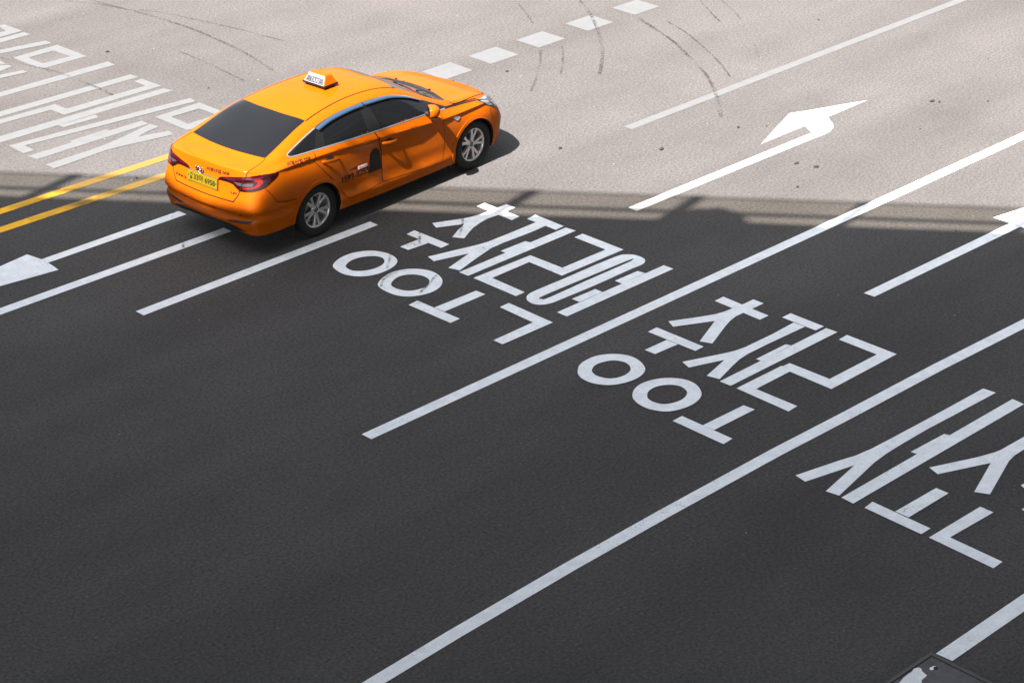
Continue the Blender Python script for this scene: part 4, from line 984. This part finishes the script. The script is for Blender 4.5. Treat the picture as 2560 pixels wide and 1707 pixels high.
panel('fog_lamp', [(-0.66,0.40),(-0.56,0.41),(-0.56,0.35),(-0.64,0.34)], 'front', 0.004, m_hd, taxi, 0.04, **SYM)
panel('side_repeater', crv([(2.385,0.846),(2.45,0.848),(2.505,0.822),(2.490,0.800),(2.455,0.786),(2.41,0.812)], 4, True), 'side', 0.010, m_chr, taxi, 0.02, **SYM)

# ------------------------------------------------------------------ lettering
def text_verts(s):
    cu = bpy.data.curves.new('t', 'FONT'); cu.body = s
    cu.resolution_u = 3; cu.offset = 0.022
    ob = bpy.data.objects.new('t', cu); C.objects.link(ob)
    dgr = bpy.context.evaluated_depsgraph_get()
    me = bpy.data.meshes.new_from_object(ob.evaluated_get(dgr))
    V = [(v.co.x, v.co.y) for v in me.vertices]; F = [tuple(p.vertices) for p in me.polygons]
    bpy.data.objects.remove(ob); bpy.data.curves.remove(cu); bpy.data.meshes.remove(me)
    return V, F
def fit(V):
    xs = [v[0] for v in V]; ys = [v[1] for v in V]
    return min(xs), max(xs), min(ys), max(ys)
def decal(name, s, proj, p0, p1, h, m, parent, off=0.004, shear=0.0, bold=0.0):
    """lettering running from p0 to p1 on the shell, h metres tall"""
    V, F = text_verts(s); x0, x1, y0, y1 = fit(V)
    p0, p1 = Vector(p0), Vector(p1); d = p1 - p0; nrm = Vector((0, 1))
    vs, ns = [], []
    for x, y in V:
        u = (x - x0) / (x1 - x0); w = (y - y0) / (y1 - y0)
        q = p0 + d * u + nrm * h * w
        hit_, nn = surf(*PROJ[proj](q.x, q.y)); vs.append(hit_ + nn * off); ns.append(nn)
    fs = []
    for f in F:
        a, b, c = (vs[i] for i in f[:3]); nn = (b - a).cross(c - a)
        fs.append(f if nn.dot(ns[f[0]]) > 0 else f[::-1])
    return mesh_obj(name, vs, fs, m, parent)
def plane_text(name, s, o, ux, uy, wdt, h, m, parent):
    V, F = text_verts(s); x0, x1, y0, y1 = fit(V)
    o, ux, uy = Vector(o), Vector(ux).normalized(), Vector(uy).normalized(); nn = ux.cross(uy)
    vs = [o + ux * wdt * (x - x0) / (x1 - x0) + uy * h * (y - y0) / (y1 - y0) + nn * 0.0012 for x, y in V]
    fs = []
    for f in F:
        a, b, c = (vs[i] for i in f[:3]); fs.append(f if (b - a).cross(c - a).dot(nn) > 0 else f[::-1])
    return mesh_obj(name, vs, fs, m, parent)
m_ink = mat('black_lettering', (0.003, 0.0028, 0.0026), 0.5, 0, 0.2)
decal('lettering', '서영산업 058', 'side', (-0.475,1.060), (-0.118,1.040), 0.046, m_ink, taxi)
decal('lettering', '서영산업 058', 'rear', (-0.050,0.985), (-0.432,1.003), 0.050, m_ink, taxi)
decal('lettering', '1599-8255', 'side', (0.368,0.585), (0.860,0.575), 0.082, m_ink, doors[0], 0.006)
decal('lettering', '나비콜', 'side', (0.515,0.690), (0.645,0.688), 0.040, m_ink, doors[0], 0.006)
m_lab = mat('label_white', (0.7, 0.7, 0.7), 0.5); m_labr = mat('label_red', (0.30, 0.015, 0.03), 0.5)
lb = panel('sticker', [(0.660,0.668),(0.662,0.716),(0.836,0.714),(0.834,0.666)], 'side', 0.0045, m_labr, doors[0], 0.04)
lb2 = panel('sticker', [(0.667,0.674),(0.669,0.710),(0.829,0.708),(0.827,0.672)], 'side', 0.0062, m_lab, doors[0], 0.04)
decal('lettering', 'NaviCall', 'side', (0.675,0.680), (0.822,0.678), 0.024, m_labr, doors[0], 0.008)
panel('arched_sticker', [(0.845,0.560),(0.868,0.66),(0.872,0.755)] + crv([(0.872,0.755),(0.890,0.815),(0.925,0.848),(0.962,0.858),(1.005,0.848),(1.045,0.812),(1.066,0.750)], 4)[1:] + [(1.071,0.600),(1.070,0.560)], 'side', 0.0045, m_ink, doors[0], 0.03)
# number plate
m_py = mat('plate_yellow', (0.105, 0.075, 0.0012), 0.6, 0, 0.05)
pc = Vector((-1.062, 0.012, 0.853)); pt = Vector((0.10, 0, 1)).normalized()
bm = bmesh.new(); bm_box(bm, (0, 0, 0), (0.012, 0.540, 0.142), bevel=0.004)
m_bdg = mat('badge_metal', (0.16, 0.16, 0.17), 0.25, 1.0)
pf = bm_obj('number_plate', bm, m_steel, taxi); pf.location = pc; pf.rotation_euler = (0, 0.10, 0)
bm = bmesh.new(); bm_box(bm, (-0.006, 0, 0), (0.004, 0.524, 0.128), bevel=0.001); bm_obj('plate_face', bm, m_py, pf)
plane_text('plate_number', '33아 6958', (-0.0082, 0.150, -0.042), (0, -1, 0), (0, 0, 1), 0.375, 0.086, m_ink, pf)
plane_text('plate_region', '서', (-0.0082, 0.218, 0.005), (0, -1, 0), (0, 0, 1), 0.045, 0.044, m_ink, pf)
plane_text('plate_region', '울', (-0.0082, 0.218, -0.044), (0, -1, 0), (0, 0, 1), 0.045, 0.044, m_ink, pf)
bm = bmesh.new()
for y in (-0.242, 0.242): bm_tube(bm, (-0.007, y, 0.0), (-0.010, y, 0.0), 0.009, n=10)
bm_obj('plate_bolts', bm, m_blk, pf)
# round badge with a slanted H
E0 = Vector((-1.050, 0.065, 0.962))
bm = bmesh.new(); k = 40
for i in range(k):
    a0, a1 = 2 * math.pi * i / k, 2 * math.pi * (i + 1) / k
    bm_tube(bm, E0 + Vector((-0.010, 0.066 * math.cos(a0), 0.034 * math.sin(a0))), E0 + Vector((-0.010, 0.066 * math.cos(a1), 0.034 * math.sin(a1))), 0.0055, n=8)
bd = bm_obj('badge', bm, m_bdg, taxi, True)
bm = bmesh.new()
for a, b in (((0.045, -0.022), (0.020, 0.026)), ((-0.020, -0.026), (-0.045, 0.022)), ((0.032, -0.004), (-0.032, 0.004))):
    bm_tube(bm, E0 + Vector((-0.010, *a)), E0 + Vector((-0.010, *b)), 0.0055, n=8)
bm_obj('badge_letter', bm, m_bdg, bd, True)
el = [(E0.y + 0.072 * math.cos(t), E0.z + 0.038 * math.sin(t)) for t in np.linspace(0, 2 * math.pi, 30, endpoint=False)]
panel('badge_ground', el, 'rear', 0.004, m_or, bd, 0.02)
decal('boot_lettering', 'SONATA', 'rear', (0.520,0.778), (0.305,0.772), 0.030, m_bdg, taxi, 0.005)
decal('boot_lettering', 'LPI', 'rear', (-0.462,0.792), (-0.552,0.797), 0.026, m_bdg, taxi, 0.005)

# ------------------------------------------------------------------ roof sign
m_sw = mat('sign_white', (0.15, 0.155, 0.16), 0.35); m_sg = mat('sign_grey', (0.012, 0.011, 0.016), 0.4); m_so = paint('sign_orange', (0.26, 0.053, 0.0011)); m_st = mat('sign_letter', (0.13, 0.125, 0.14), 0.4)
sg = empty('roof_sign', (0.93, 0.0, 1.514), 0, taxi)
bm = bmesh.new(); bm_box(bm, (0, 0, 0.012), (0.245, 0.385, 0.026), bevel=0.006); bm_obj('sign_base', bm, m_surr, sg)
bm = bmesh.new()
B = [(-0.112, 0.182), (-0.112, -0.182), (0.112, -0.182), (0.112, 0.182)]; T = [(-0.045, 0.145), (-0.045, -0.145), (0.055, -0.145), (0.055, 0.145)]
vb = [bm.verts.new((x, y, 0.025)) for x, y in B]; vt = [bm.verts.new((x, y, 0.134)) for x, y in T]
for i in range(4):
    f = bm.faces.new((vb[i], vb[(i + 1) % 4], vt[(i + 1) % 4], vt[i])); f.material_index = 1 if i in (0, 2) else 0
bm.faces.new(vt)
bmesh.ops.recalc_face_normals(bm, faces=bm.faces)
bmesh.ops.bevel(bm, geom=[e for e in bm.edges if all(abs(v.co.z - 0.025) > 0.01 for v in e.verts) or abs(e.verts[0].co.z - e.verts[1].co.z) > 0.05], offset=0.010, segments=3, affect='EDGES')
bm_obj('sign_body', bm, [m_so, m_sw], sg)
ux = Vector((0, -1, 0)); sl = Vector((0.067, 0, 0.109)).normalized(); og = Vector((-0.112, 0, 0.025)); nn_ = ux.cross(sl)
bm = bmesh.new()
vs = [bm.verts.new(og + ux * a + sl * b + nn_ * 0.0015) for a, b in ((-0.155, 0.008), (0.150, 0.008), (0.137, 0.080), (-0.142, 0.080))]
bm.faces.new(vs); bm_obj('sign_panel', bm, m_sg, sg)
plane_text('sign_lettering', 'TAXI', og + ux * -0.072 + sl * 0.018 + nn_ * 0.002, ux, sl, 0.145, 0.050, m_st, sg)
for a0 in (-0.138, 0.082):
    bm = bmesh.new()
    o_ = og + nn_ * 0.003
    for (p, q) in (((0, 0.018), (0.052, 0.018)), ((0.052, 0.018), (0.052, 0.070)), ((0.052, 0.070), (0, 0.070)), ((0, 0.070), (0, 0.018)), ((0.010, 0.040), (0.042, 0.040)), ((0.010, 0.052), (0.042, 0.052))):
        bm_tube(bm, o_ + ux * (a0 + p[0]) + sl * p[1], o_ + ux * (a0 + q[0]) + sl * q[1], 0.0022, n=6)
    bm_obj('sign_box', bm, m_st, sg)
bm = bmesh.new()
for sy in (-1, 1):
    for sx in (-1, 1): bm_tube(bm, (sx * 0.08, sy * 0.14, -0.04), (sx * 0.08, sy * 0.14, 0.002), 0.025, n=16)
bm_obj('magnet_foot', bm, m_blk, sg)
